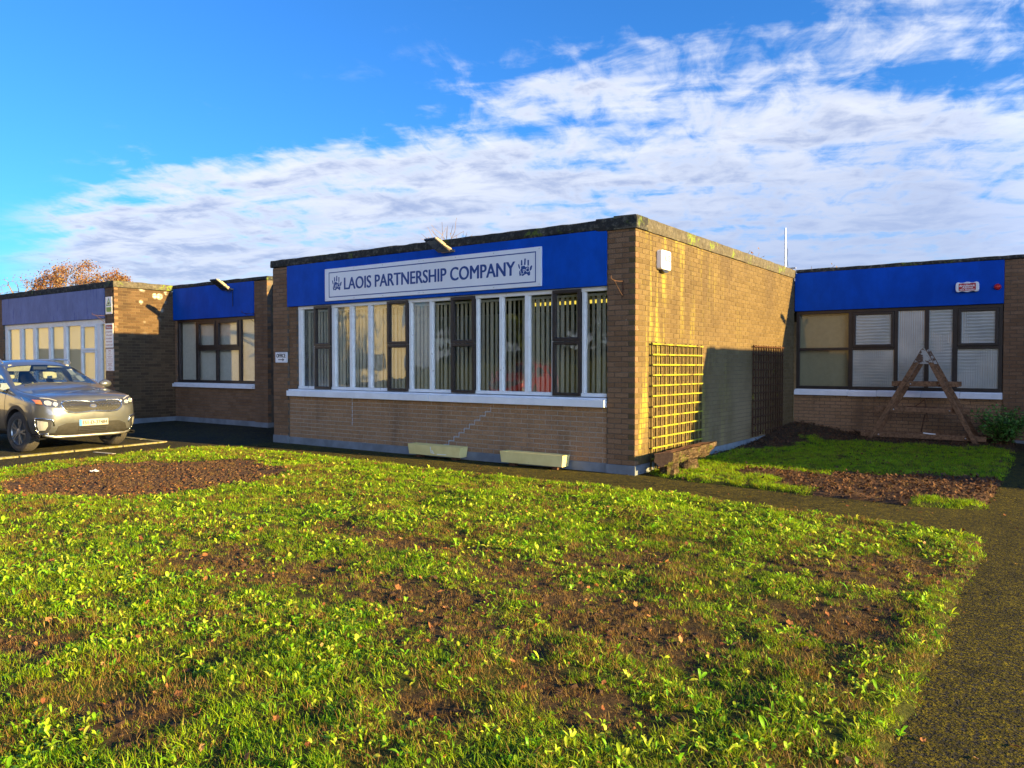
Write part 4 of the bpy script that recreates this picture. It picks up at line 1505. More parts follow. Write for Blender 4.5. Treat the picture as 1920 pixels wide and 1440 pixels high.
def body_mesh():
    vs, fs, mi = [], [], []
    n = len(ST)
    idx = {}
    for i, s in enumerate(ST):
        for j, (x, y, z) in enumerate(section(s)):
            for sd_ in (1, -1):
                if j in (0, 9) and sd_ == -1:
                    idx[i, j, -1] = idx[i, j, 1]
                    continue
                idx[i, j, sd_] = len(vs)
                vs.append((x, y * sd_, z))
    for i in range(n - 1):
        for j in range(9):
            m = 0
            if j <= 1:
                m = 2
            if i == 5 and j in (7, 8):
                m = 1
            if j == 5 and i in (5, 6, 8, 10):
                m = 1
            if i in (11, 12) and j in (7, 8):
                m = 1
            for sd_ in (1, -1):
                q = (idx[i, j, sd_], idx[i + 1, j, sd_], idx[i + 1, j + 1, sd_], idx[i, j + 1, sd_])
                fs.append(q if sd_ == -1 else q[::-1])
                mi.append(m)
    for i, flip in ((0, False), (n - 1, True)):
        for j in range(9):
            q = [idx[i, j, 1], idx[i, j + 1, 1], idx[i, j + 1, -1], idx[i, j, -1]]
            q = list(dict.fromkeys(q))
            fs.append(tuple(q) if not flip else tuple(q[::-1]))
            mi.append(2 if j <= 1 else 0)
    return vs, fs, mi


def make_car():
    t = thing('parked_car', 'grey-brown estate car parked facing the camera side, cream seats, on the mossy bay', 'car')
    mb = MB()
    mb.v, mb.f, mb.mi = body_mesh()
    me = mb.mesh('tmp_body', True)
    bm = bmesh.new()
    bm.from_mesh(me)
    bmesh.ops.recalc_face_normals(bm, faces=bm.faces)
    bm.to_mesh(me)
    bm.free()
    for m in (PAINT, CARGLASS, CLAD):
        me.materials.append(m)
    o = bpy.data.objects.new('tmp_body', me)
    COL.objects.link(o)
    o.modifiers.new('s', 'SUBSURF').levels = 2
    o.modifiers['s'].render_levels = 2
    dg = bpy.context.evaluated_depsgraph_get()
    smooth = bpy.data.meshes.new_from_object(o.evaluated_get(dg))
    bvh_v = [v.co.copy() for v in smooth.vertices]
    bvh = BVHTree.FromPolygons(bvh_v, [tuple(p.vertices) for p in smooth.polygons])
    cut = []
    for x in (1.45, -1.33):
        for s in (1, -1):
            c = MB().lathe([(0.42, 0), (0.42, 0.75)], 40, Matrix.Translation((x, s * 0.56, 0.375)) @ Matrix.Rotation(R(-90 * s), 4, 'X'))
            co = c.build('tmp_cut', CLAD, fix=True)
            md = o.modifiers.new('b', 'BOOLEAN')
            md.operation, md.object, md.solver = 'DIFFERENCE', co, 'EXACT'
            cut.append(co)
    dg = bpy.context.evaluated_depsgraph_get()
    me2 = bpy.data.meshes.new_from_object(o.evaluated_get(dg))
    bpy.data.objects.remove(o)
    for c in cut:
        bpy.data.objects.remove(c)
    bm = bmesh.new()
    bm.from_mesh(me2)
    nm = [m.name for m in me2.materials]
    gi = nm.index('car_glass')
    g = bm.copy()
    bmesh.ops.delete(bm, geom=[f for f in bm.faces if f.material_index == gi], context='FACES')
    bmesh.ops.delete(g, geom=[f for f in g.faces if f.material_index != gi], context='FACES')
    body = bpy.data.meshes.new('body')
    bm.to_mesh(body)
    for m in nm:
        body.materials.append(MATS[m])
    obj('body', body, None, t)
    isl = {'windscreen': [], 'side_window': [], 'rear_window': []}
    for f in g.faces:
        c = f.calc_center_median()
        k = 'windscreen' if f.normal.x > 0.25 and abs(f.normal.y) < 0.6 else ('rear_window' if f.normal.x < -0.4 else 'side_window')
        isl[k].append([v.co.copy() for v in f.verts])
    for k, fl in isl.items():
        m_ = MB()
        for q in fl:
            m_.add(q, [tuple(range(len(q)))])
        oo = m_.build(k, CARGLASS, t)
        b2 = bmesh.new()
        b2.from_mesh(oo.data)
        bmesh.ops.remove_doubles(b2, verts=b2.verts, dist=1e-4)
        for f in b2.faces:
            f.smooth = True
        b2.to_mesh(oo.data)
        b2.free()
    bm.free()
    g.free()

    def hit(y, z, off=0.005):
        p, n, i, d = bvh.ray_cast(Vector((4, y, z)), Vector((-1, 0, 0)))
        if p is None:
            p, n = Vector((2.2, y, z)), Vector((1, 0, 0))
        return p + n * off

    def patch(name, poly, m, parent=t, off=0.005, cuts=6, thick=0.015):
        bm = bmesh.new()
        f = bm.faces.new([bm.verts.new((0, y, z)) for y, z in poly])
        bmesh.ops.triangulate(bm, faces=bm.faces)
        bmesh.ops.subdivide_edges(bm, edges=bm.edges, cuts=cuts, use_grid_fill=True)
        for v in bm.verts:
            v.co = hit(v.co.y, v.co.z, off)
        bmesh.ops.recalc_face_normals(bm, faces=bm.faces)
        if sum(f.normal.x * f.calc_area() for f in bm.faces) < 0:
            bmesh.ops.reverse_faces(bm, faces=bm.faces)
        ext = bmesh.ops.extrude_edge_only(bm, edges=[e for e in bm.edges if len(e.link_faces) == 1])
        for v in [e for e in ext['geom'] if isinstance(e, bmesh.types.BMVert)]:
            v.co.x -= thick
        me = bpy.data.meshes.new(name)
        bm.to_mesh(me)
        bm.free()
        return obj(name, me, m, parent)

    def line(name, pts, rad, m, parent=t, off=0.004, n=6, sub=4):
        out = []
        for a, b in zip(pts[:-1], pts[1:]):
            for k in range(sub):
                out.append((a[0] + (b[0] - a[0]) * k / sub, a[1] + (b[1] - a[1]) * k / sub))
        out.append(pts[-1])
        return MB().tube([hit(y, z, off) for y, z in out], rad, n).build(name, m, parent, smooth=True)

    mir = lambda pts: [(-y, z) for y, z in pts]
    # grille
    half = [(0.0, .905), (.16, .925), (.36, .935), (.50, .925), (.545, .88), (.515, .79), (.44, .735), (.30, .718), (.14, .728), (0.0, .742)]
    ring = half + mir(half[1:-1])[::-1]
    gr = patch('grille', ring, plain('grille_shadow', (0.012, 0.011, 0.010), 0.6), off=0.007, cuts=9)
    line('grille_surround', ring + [ring[0]], 0.013, CHROME, gr, 0.006)
    cells = MB()

    def inside(y, z):
        c = False
        for (y1, z1), (y2, z2) in zip(ring, ring[1:] + ring[:1]):
            if (z1 > z) != (z2 > z) and y < (y2 - y1) * (z - z1) / (z2 - z1) + y1:
                c = not c
        return c
    for r_ in range(8):
        for c_ in range(-10, 11):
            y, z = c_ * 0.058 + (0.029 if r_ % 2 else 0), 0.742 + r_ * 0.0265
            if not inside(y, z) or abs(y) < 0.07 and 0.79 < z < 0.87:
                continue
            ys_ = [(y - .029, z), (y - .012, z + .0125), (y + .012, z + .0125), (y + .029, z), (y + .012, z - .0125), (y - .012, z - .0125)]
            o1 = [hit(a, b, 0.018) for a, b in ys_]
            i1 = [hit(y + (a - y) * .80, z + (b - z) * .72, 0.009) for a, b in ys_]
            cells.add(o1 + i1, [(k, (k + 1) % 6, 6 + (k + 1) % 6, 6 + k) for k in range(6)])
    cells.build('grille_mesh', CHROME, gr)
    # badge
    ov = [(0.062 * math.cos(R(a)), 0.833 + 0.031 * math.sin(R(a))) for a in range(0, 360, 20)]
    bd = patch('badge', ov, CHROME, gr, 0.016, 1)
    patch('badge_field', [(y * .86, .833 + (z - .833) * .78) for y, z in ov], plain('badge_grey', (0.22, 0.22, 0.22), 0.3, 0.6), gr, 0.018, 1, 0.002)
    p0 = hit(0, .833, 0.021)
    text_obj('lettering', 'KIA', CHROME, gr, Matrix.Translation((p0.x, 0, .833)) @ SIDE(0, 0, 0), 0.082, 0.032, bold=0.01)
    # headlights
    for s in (1, -1):
        hp = [(.575, .815), (.555, .935), (.70, .975), (.82, .995), (.895, 1.0), (.905, .94), (.87, .885), (.76, .845)]
        hl = patch('headlight', [(y * s, z) for y, z in hp], LAMPD, off=0.006)
        for yy, zz, rr_, m_ in ((.635, .882, .042, LAMP), (.735, .905, .050, LAMP)):
            c = hit(yy * s, zz, 0.012)
            patch('lamp', [(yy * s + rr_ * math.cos(R(a)), zz + rr_ * .85 * math.sin(R(a))) for a in range(0, 360, 24)], m_, hl, 0.014, 1, 0.004)
            line('lamp_ring', [(yy * s + rr_ * math.cos(R(a)), zz + rr_ * .85 * math.sin(R(a))) for a in range(0, 361, 24)], 0.004, CHROME, hl, 0.014, 5, 1)
        patch('indicator', [(y * s, z) for y, z in ((.805, .885), (.86, .895), (.87, .965), (.81, .955))], AMBER, hl, 0.012, 2, 0.004)
        patch('lamp_strip', [(y * s, z) for y, z in ((.60, .945), (.70, .985), (.80, .999), (.80, .985), (.70, .968), (.60, .93))], LAMP, hl, 0.012, 2, 0.004)
        # fog lamp with boomerang surround
        fp = [(.70, .60), (.875, .63), (.885, .58), (.86, .42), (.82, .36), (.74, .375), (.715, .45)]
        fg = patch('fog_lamp', [(y * s, z) for y, z in fp], TRIMD, off=0.004)
        line('surround', [(y * s, z) for y, z in ((.665, .50), (.69, .61), (.80, .63), (.885, .635), (.882, .55), (.86, .43), (.82, .355), (.73, .365))], 0.012, CHROME, fg, 0.008)
        patch('lens', [(y * s, z) for y, z in ((.755, .575), (.865, .60), (.86, .50), (.835, .42), (.775, .43), (.75, .50))], LAMP, fg, 0.014, 2, 0.006)
    # lower grille, valance and skid strip
    lg = patch('lower_grille', [(y, z) for y, z in ((-.64, .39), (-.60, .49), (-.47, .545), (.47, .545), (.60, .49), (.64, .39), (.55, .355), (-.55, .355))], CLAD, off=0.008, cuts=9)
    mb = MB()
    for k in range(4):
        z = .375 + k * .028
        pts_ = [hit(-.26 + .52 * i / 8, z, 0.016) for i in range(9)]
        mb.tube(pts_, 0.006, 4)
    mb.build('slat', TRIMD, lg)
    for z0_, z1_ in ((.40, .45),):
        patch('opening', [(-.24, .365), (-.22, .46), (.22, .46), (.24, .365)], plain('grille_shadow', (0.012, 0.011, 0.010), 0.6), lg, 0.012, 6, 0.003)
    line('skid_strip', [(-.78, .33), (-.62, .295), (-.40, .29), (0, .29), (.40, .29), (.62, .295), (.78, .33)], 0.030, SATIN, t, -0.004, 8)
    for s in (1, -1):
        patch('bumper_corner', [(y * s, z) for y, z in ((.66, .36), (.86, .34), (.86, .26), (.60, .26))], CLAD, off=0.004, cuts=2)
    # plate
    px_ = hit(0, .535, 0.02).x
    pl = MB().box(px_ - 0.03, px_, -.26, .26, .478, .592).build('number_plate', PLATEW, t)
    MB().box(px_, px_ + 0.0015, -.258, -.215, .48, .59).build('plate_band', PLATEB, pl)
    text_obj('lettering', '151-D-37484', plain('plate_ink', (0.04, 0.038, 0.036), 0.5), pl, SIDE(px_ + 0.001, 0.022, .533), 0.44, 0.066, fat=0.0045)
    # wheels
    for x in (1.45, -1.33):
        for s in (1, -1):
            w = bpy.data.objects.new('wheel', None)
            COL.objects.link(w)
            w.parent = t
            w.location = (x, s * 0.80, 0.368)
            w.rotation_euler = (0, 0, R(8) if x > 0 else 0)
            Mx = Matrix.Rotation(R(-90 * s), 4, 'X')
            prof = [(.238, -.11), (.30, -.118), (.348, -.108), (.366, -.085), (.368, 0), (.366, .085), (.348, .108), (.30, .118), (.238, .11)]
            ty = MB()
            ty.lathe(prof, 40, Mx)
            ty.f = ty.f[:-2]
            ty.mi = ty.mi[:-2]
            for k in range(44):
                a = 2 * math.pi * k / 44
                for zz, tw in ((-.06, .25), (-.02, 0), (.02, 0), (.06, -.25)):
                    M2 = Mx @ Matrix.Rotation(a, 4, 'Z') @ Matrix.Translation((.367, 0, zz)) @ Matrix.Rotation(tw, 4, 'X')
                    ty.box(-.004, .0045, -.018, .018, -.015, .015, M2)
            ty.build('tyre', TYRE, w, smooth=False)
            rm = MB()
            rm.lathe([(.238, -.09), (.245, .10), (.232, .102), (.222, .085), (.215, .02), (.0, .02)], 40, Mx)
            for k in range(5):
                for da in (-.17, .17):
                    a = 2 * math.pi * k / 5 + da
                    a2 = 2 * math.pi * k / 5 + da * .55
                    p = Mx @ Vector((.05 * math.cos(a2), .05 * math.sin(a2), .085))
                    q = Mx @ Vector((.228 * math.cos(a), .228 * math.sin(a), .093))
                    rm.bar(p, q, .028, .03, up=Mx @ Vector((0, 0, 1)))
            rm.lathe([(.062, .05), (.062, .098), (.03, .106), (0, .106)], 16, Mx)
            rm.build('rim', ALLOY, w, fix=True)
    for x in (1.45, -1.33):
        for s in (1, -1):
            vs, fs = [], []
            for k in range(25):
                a = R(-12 + 204 * k / 24)
                for rr_ in (.415, .475):
                    p, n, i, d = bvh.ray_cast(Vector((x + rr_ * math.cos(a), 3 * s, .375 + rr_ * math.sin(a))), Vector((0, -s, 0)))
                    if p is None:
                        p, n = Vector((x + rr_ * math.cos(a), .9 * s, .375 + rr_ * math.sin(a))), Vector((0, s, 0))
                    vs += [p + n * 0.010, p - Vector((0, s * 0.05, 0))]
            for k in range(24):
                b = k * 4
                fs += [(b, b + 4, b + 6, b + 2), (b, b + 1, b + 5, b + 4), (b + 2, b + 6, b + 7, b + 3)]
            MB().add(vs, fs).build('arch_cladding', CLAD, t, fix=True)
    # gaps between panels
    def gap(name, pts, d0, parent=t):
        out = []
        for a, b in zip(pts[:-1], pts[1:]):
            for k in range(5):
                q = Vector(a).lerp(Vector(b), k / 5)
                p, n, i, d = bvh.ray_cast(q, Vector(d0))
                if p is not None:
                    out.append(p - n * 0.001)
        MB().tube(out, 0.0045, 5).build(name, TRIMD, parent)
    for s in (1, -1):
        gap('bonnet_gap', [(1.12, .80 * s, 2), (1.5, .80 * s, 2), (1.95, .76 * s, 2), (2.14, .66 * s, 2)], (0, 0, -1))
        gap('door_gap', [(.95, 2 * s, 1.08), (.98, 2 * s, .8), (.96, 2 * s, .42)], (0, -s, 0))
        gap('door_gap', [(-.30, 2 * s, 1.08), (-.30, 2 * s, .8), (-.30, 2 * s, .42)], (0, -s, 0))
        MB().tube([(.35, .955 * s, 1.0), (.30, .975 * s, .99), (.20, .975 * s, .99), (.15, .955 * s, 1.0)], 0.011, 6).build('door_handle', SATIN, t)
        mh = MB()
        vs, fs = [], []
        for i in range(9):
            for j in range(12):
                a, b = math.pi * i / 8, 2 * math.pi * j / 12
                vs.append((.74 + .075 * math.sin(a) * math.cos(b) * (1.2 if math.cos(b) > 0 else .8), s * (1.03 - 0.13 * math.cos(a)), 1.20 + .085 * math.sin(a) * math.sin(b)))
        for i in range(8):
            for j in range(12):
                fs.append((i * 12 + j, i * 12 + (j + 1) % 12, (i + 1) * 12 + (j + 1) % 12, (i + 1) * 12 + j))
        mh.add(vs, fs)
        mh.build('door_mirror', PAINT, t, smooth=True, fix=True)
        MB().bar((.74, .86 * s, 1.09), (.75, .98 * s, 1.14), 0.06, 0.035).build('mirror_arm', TRIMD, t)
        MB().tube([(.12, .63 * s, 1.625), (.02, .635 * s, 1.69), (-.4, .645 * s, 1.70), (-1.3, .635 * s, 1.695), (-1.7, .61 * s, 1.67), (-1.8, .60 * s, 1.60)], 0.017, 6).build('roof_rail', SATIN, t)
    # inside
    for y in (-.40, .40):
        s_ = bpy.data.objects.new('front_seat', None)
        COL.objects.link(s_)
        s_.parent = t
        mb = MB()
        M = Matrix.Translation((-.12, y, .62)) @ Matrix.Rotation(R(-14), 4, 'Y')
        mb.box(-.07, .07, -.25, .25, 0, .62, M)
        mb.build('backrest', LEATHER, s_, fix=True, bevel=0.05)
        MB().box(-.1, .45, y - .25, y + .25, .50, .64).build('cushion', LEATHER, s_, fix=True, bevel=0.04)
        mb = MB()
        mb.box(-.05, .05, -.14, .14, .70, .88, M)
        mb.build('headrest', LEATHER, s_, fix=True, bevel=0.045)
        mb = MB()
        for q in (-.06, .06):
            mb.tube([M @ Vector((0, q, .60)), M @ Vector((0, q, .72))], .008, 5)
        mb.build('post', CHROME, s_)
    MB().box(-1.4, -1.2, -.62, .62, .55, 1.22).build('rear_seat', LEATHER, t, fix=True, bevel=0.05)
    mb = MB()
    mb.add([(.62, -.86, .80), (.62, .86, .80), (1.2, .84, 1.0), (1.2, -.84, 1.0), (.60, -.84, 1.10), (.60, .84, 1.10), (.98, .80, 1.165), (.98, -.80, 1.165)],
           [(0, 1, 5, 4), (4, 5, 6, 7), (7, 6, 2, 3), (3, 2, 1, 0), (0, 4, 7, 3), (1, 2, 6, 5)])
    mb.build('dashboard', TRIMD, t, fix=True)
    M = Matrix.Translation((.50, -.38, 1.06)) @ Matrix.Rotation(R(-68), 4, 'Y')
    MB().tube([M @ Vector((.185 * math.cos(R(a)), .185 * math.sin(R(a)), 0)) for a in range(0, 361, 20)], .015, 6).build('steering_wheel', TRIMD, t)
    MB().box(.20, .24, -.13, .13, 1.49, 1.56).build('rear_view_mirror', TRIMD, t, fix=True, bevel=0.015)
    for y0_, y1_, d_ in ((-.56, -.15, .15), (.16, .56, .055)):
        m_ = Matrix.Translation((.20, (y0_ + y1_) / 2, 1.585)) @ Matrix.Rotation(R(38), 4, 'Y')
        MB().box(-.008, .008, -(y1_ - y0_) / 2, (y1_ - y0_) / 2, -d_, 0, m_).build('sun_visor', LEATHER, t, fix=True, bevel=0.006)
    for a, b, c, d in ((.42, .54, 1.39, 1.50), (.50, .62, 1.26, 1.37)):
        mb = MB()
        mb.bar((.585 if c > 1.3 else .79, (a + b) / 2, c), (.43 if c > 1.3 else .62, (a + b) / 2 - .02, d), .10, .003, up=(1, 0, 1))
        mb.build('windscreen_sticker', PLATEW, t)
    for y0_, y1_ in ((-.62, .02), (-.02, .60)):
        pts_ = []
        for k in range(7):
            x, y = 1.05 - .05 * math.sin(k / 6 * 3.1), y0_ + (y1_ - y0_) * k / 6
            p, n, i, d = bvh.ray_cast(Vector((x, y, 2.4)), Vector((0, 0, -1)))
            pts_.append(p + n * 0.014)
        MB().tube(pts_, .009, 5).build('wiper', TRIMD, t)
    return t


car = make_car()
car.location = (-10.5 - 1.45, -2.95, 0.0)


def copy_tree(o, parent=None):
    c = o.copy()
    COL.objects.link(c)
    c.parent = parent
    for ch in o.children:
        copy_tree(ch, c)
    return c


red = copy_tree(car)
tag(red, 'red car parked across the yard, seen only as a reflection in the office windows', 'car')
red.location = (-13.4, -16.5, -0.01)
red.rotation_euler = (0, 0, R(75))
for ch in red.children:
    if ch.name.split('.')[0] in ('body', 'door_mirror'):
        ch.data = ch.data.copy()
        for i, m in enumerate(ch.data.materials):
            if m == PAINT:
                ch.data.materials[i] = PAINT_RED

# ------------------------------------------------------------------ lawn and bed
def poly_dist(poly, x, y):
    """signed distance, positive inside"""
    best, c = 1e9, False
    n = len(poly)
    for i in range(n):
        x1, y1 = poly[i]
        x2, y2 = poly[(i + 1) % n]
        dx, dy = x2 - x1, y2 - y1
        t = max(0, min(1, ((x - x1) * dx + (y - y1) * dy) / (dx * dx + dy * dy + 1e-12)))
        best = min(best, (x - x1 - t * dx) ** 2 + (y - y1 - t * dy) ** 2)
        if (y1 > y) != (y2 > y) and x < dx * (y - y1) / (dy + 1e-12) + x1:
            c = not c
    d = math.sqrt(best)
    return d if c else -d


LAWN = [(-8.15, -1.15), (-6.7, -1.06), (-4.1, -1.15), (-1.8, -1.27), (0.06, -1.14), (1.36, -1.2), (2.7, -1.45), (3.7, -1.55), (4.46, -1.72),
        (4.54, -2.7), (4.48, -3.8), (4.53, -5.4), (4.49, -6.2), (4.55, -7.2), (4.5, -9), (4.52, -15), (-6.8, -15), (-7.9, -7), (-8.16, -5.0), (-8.4, -3.8), (-8.55, -2.3), (-8.45, -1.5)]
BED = [(0.06, 0.16), (0.3, 0.03), (0.95, -0.15), (1.56, -0.22), (2.4, -0.33), (3.58, -0.42), (4.33, -0.22), (4.40, 0.8), (4.37, 4.7), (4.30, 8.02), (0.015, 8.02), (0.015, 4), (0.02, 0.5)]
PATCH_C = (-5.45, -4.2)


def wob(x, y, s, k):
    return noise.noise(Vector((x * s, y * s, k)))


def patch_d(x, y):
    """bare round patch in the lawn: >0 inside"""
    dx, dy = x - PATCH_C[0], y - PATCH_C[1]
    return 1.72 + 0.28 * wob(x, y, 1.3, 4) + 0.12 * wob(x, y, 5, 9) - math.sqrt((dx * 1.02) ** 2 + (dy * 0.98) ** 2)


SPOTS = [(-.4, -6.4, .6, .28), (.6, -6.25, .55, .3), (1.4, -6.15, .6, .34), (2.05, -6.45, .45, .3), (2.65, -5.6, .5, .36), (2.15, -4.45, .45, .3), (3.1, -5.9, .42, .3),
         (1.7, -5.25, .4, .25), (3.55, -3.9, .55, .3), (4.0, -3.4, .4, .3), (1.5, -8.2, .28, .16), (.3, -8.1, .25, .15), (3.2, -6.9, .4, .2), (3.9, -5.0, .3, .5), (2.6, -7.4, .22, .14), (.0, -5.0, .7, .22)]


def bare(x, y):
    b = 0.0
    for cx, cy, rx, ry in SPOTS:
        d = ((x - cx) / (rx * 1.25)) ** 2 + ((y - cy) / (ry * 1.25)) ** 2
        b = max(b, math.exp(-d * 0.9))
    b = b * 0.95 + 0.9 * max(0, wob(x, y, 1.9, 1) + .3 * wob(x, y, 5, 1)) * sstep(-4.5, 1.0, x) * sstep(-1.5, -3.0, y) + 0.25 * wob(x, y, 6, 3)
    b = max(b, sstep(0.22, 0.02, 4.50 - x) * (0.35 + 0.8 * wob(x, y, 2.5, 2)) if y < -2 else 0)
    return max(0.0, min(1.0, b))


def bed_kind(x, y):
    """0 grass, 1 bare earth, 2 leaf litter"""
    n = 0.35 * wob(x, y, 1.5, 6) + 0.15 * wob(x, y, 5, 2)
    if y > 6.35 + n * 1.5 + 0.2 * math.sin(x * 2) or (x < 0.75 + n and y > 4.1) or x < 0.16 + n * 0.3:
        return 2
    lo = 0.62 + n + max(0, 1.7 - x) * 0.75
    hi = 1.55 + 0.33 * (x - 1.5) + n
    if lo < y < hi and x > 1.1:
        return 1
    if x > 1.75 + n and y < 0.9 and not (abs(x - 2.15) < .35 and y < 0.12) and not (abs(x - 3.95) < .35 and y < 0.2):
        return 1
    return 0


def lawn_z(x, y):
    d = poly_dist(LAWN, x, y) + 0.05 * wob(x, y, 3.5, 8)
    z = -0.05 + 0.085 * sstep(-0.02, 0.16, d) + 0.045 * wob(x, y, 1.25, 5) * sstep(0, 0.5, d) + 0.026 * wob(x, y, 3.4, 5) * sstep(0, 0.3, d) + 0.010 * wob(x, y, 8, 5) * sstep(0, 0.3, d)
    z -= 0.025 * bare(x, y) * sstep(0, 0.3, d)
    z -= 0.03 * sstep(0, 0.25, patch_d(x, y))
    return z


def bed_z(x, y):
    d = poly_dist(BED, x, y) + 0.05 * wob(x, y, 3.5, 8)
    if x < 0.4 and y > 0.45:
        d = max(d, 0.1)
    z = -0.05 + 0.085 * sstep(-0.02, 0.14, d) + 0.02 * wob(x, y, 1.7, 5) + 0.012 * wob(x, y, 7, 5)
    z += 0.05 * sstep(3, 7.5, y) + 0.16 * sstep(1.3, 0.1, x) * sstep(4.6, 7.4, y) + 0.05 * sstep(6.8, 8.0, y)
    return z


def soil_lawn(t):
    p = t.geo()
    n = t.noise(p, 24, 6, 0.72)
    c = t.ramp(n, [(0.3, (0.030, 0.020, 0.011)), (0.55, (0.075, 0.048, 0.024)), (0.8, (0.15, 0.095, 0.045))])
    at = t.n('ShaderNodeAttribute', attribute_name='bare')
    b = at.outputs['Fac']
    th = t.ramp(t.noise(p, 60, 4, 0.7), [(0.35, (0.022, 0.03, 0.006)), (0.6, (0.07, 0.075, 0.014)), (0.8, (0.15, 0.12, 0.03))])
    c = t.mix(t.ss(b, 0.25, 0.7), th, c)
    at2 = t.n('ShaderNodeAttribute', attribute_name='patch')
    earth = t.ramp(n, [(0.3, (0.045, 0.024, 0.016)), (0.55, (0.10, 0.058, 0.034)), (0.8, (0.16, 0.10, 0.058))])
    c = t.mix(t.ss(at2.outputs['Fac'], 0.3, 0.7), c, earth)
    return t.bsdf(c, 0.95, 0, t.bump(n, 1.0, 0.03), 0.15)


LSOIL = mat('lawn_soil', soil_lawn)


def field_sheet(name, x0, x1, y0, y1, st, zf, fields, m):
    xs = np.arange(x0, x1 + st / 2, st)
    yy = np.arange(y0, y1 + st / 2, st)
    nx = len(xs)
    vs = [(x, y, zf(x, y)) for y in yy for x in xs]
    fs = [(j * nx + i, j * nx + i + 1, (j + 1) * nx + i + 1, (j + 1) * nx + i) for j in range(len(yy) - 1) for i in range(nx - 1)
          if max(vs[j * nx + i][2], vs[(j + 1) * nx + i + 1][2], vs[j * nx + i + 1][2], vs[(j + 1) * nx + i][2]) > -0.045]
    o = MB().add(vs, fs).build(name, m, smooth=True)
    for an, f in fields.items():
        a = o.data.attributes.new(an, 'FLOAT', 'POINT')
        a.data.foreach_set('value', [f(v[0], v[1]) for v in vs])
    o['kind'] = 'structure'
    return o


field_sheet('lawn', -9.0, 4.8, -14.0, -0.9, 0.09, lawn_z, {'bare': bare, 'patch': lambda x, y: sstep(-0.08, 0.1, patch_d(x, y))}, LSOIL)
field_sheet('flower_bed', 0.012, 4.65, -0.7, 8.04, 0.075, bed_z, {'bare': lambda x, y: 0.0 if bed_kind(x, y) == 0 else 1.0, 'patch': lambda x, y: 1.0 if bed_kind(x, y) == 1 else 0.0}, LSOIL)


# ---- plant pieces
def leafy(name, cols, trans=0.35, rough=0.5, spec=0.3, yellow=None):
    def fn(t):
        p = t.geo()
        ob = t.n('ShaderNodeObjectInfo').outputs['Random']
        isl = t.geo('Random Per Island')
        r = t.math('FRACT', t.math('ADD', ob, t.math('MULTIPLY', isl, 0.6)))
        c = t.ramp(r, [(i / (len(cols) - 1), q) for i, q in enumerate(cols)])
        big = t.ss(t.noise(p, 0.9, 4, 0.6), 0.36, 0.66)
        if yellow:
            c = t.mix(t.math('MULTIPLY', big, 0.55), c, yellow)
        d = t.n('ShaderNodeBsdfPrincipled')
        t.put(d.inputs['Base Color'], c)
        d.inputs['Roughness'].default_value = rough
        d.inputs['Specular IOR Level'].default_value = spec
        tr = t.n('ShaderNodeBsdfTranslucent')
        t.put(tr.inputs[0], t.mix(1.0, c, (1.25, 1.2, 0.6), 'MULTIPLY'))
        mx = t.n('ShaderNodeMixShader')
        mx.inputs[0].default_value = trans
        t.nt.links.new(d.outputs[0], mx.inputs[1])
        t.nt.links.new(tr.outputs[0], mx.inputs[2])
        return mx.outputs[0]
    return mat(name, fn)


G_GRASS = leafy('grass_blade', [(0.066, 0.205, 0.003), (0.115, 0.285, 0.004), (0.20, 0.335, 0.006), (0.31, 0.345, 0.012)], 0.4, yellow=(0.27, 0.285, 0.008))
G_BRIGHT = leafy('bright_grass_blade', [(0.16, 0.40, 0.005), (0.25, 0.47, 0.007), (0.35, 0.50, 0.010), (0.44, 0.49, 0.018)], 0.4)
G_DRY = leafy('dry_grass_blade', [(0.26, 0.13, 0.035), (0.17, 0.085, 0.025), (0.34, 0.22, 0.06), (0.20, 0.17, 0.02)], 0.25)
G_WEED = leafy('weed_leaf', [(0.13, 0.37, 0.010), (0.26, 0.50, 0.016), (0.44, 0.59, 0.03), (0.60, 0.62, 0.07)], 0.4, 0.4, 0.3)
G_DEAD = leafy('fallen_leaf', [(0.12, 0.040, 0.018), (0.24, 0.085, 0.03), (0.36, 0.15, 0.05), (0.45, 0.27, 0.10)], 0.2, 0.7)
G_DEAD_DARK = leafy('dark_fallen_leaf', [(0.04, 0.019, 0.011), (0.075, 0.034, 0.017), (0.115, 0.053, 0.024), (0.18, 0.085, 0.036)], 0.12, 0.75)

pr = random.Random(11)


def clump(name, n, rad, h0, h1, w0, w1, lean, m):
    mb = MB()
    for _ in range(n):
        a, r_ = pr.uniform(0, 6.283), rad * math.sqrt(pr.random())
        x, y = r_ * math.cos(a), r_ * math.sin(a)
        h, w = pr.uniform(h0, h1), pr.uniform(w0, w1)
        la = pr.uniform(0, 6.283)
        ln = pr.uniform(0.15, 1) * lean
        fa = la + math.pi / 2 + pr.uniform(-.4, .4)
        vs, fs = [], []
        for k in range(4):
            u = k / 3
            bx, by = x + math.cos(la) * ln * h * u ** 1.7, y + math.sin(la) * ln * h * u ** 1.7
            bz = h * u * (1 - 0.25 * ln * u) - 0.008
            ww = w / 2 * (1 - u) ** 0.6
            if k < 3:
                vs += [(bx - math.cos(fa) * ww, by - math.sin(fa) * ww, bz), (bx + math.cos(fa) * ww, by + math.sin(fa) * ww, bz)]
            else:
                vs.append((bx, by, bz))
        mb.add(vs, [(0, 1, 3, 2), (2, 3, 5, 4), (4, 5, 6)])
    me = mb.mesh(name, True)
    me.materials.append(m)
    return bpy.data.objects.new(name, me)


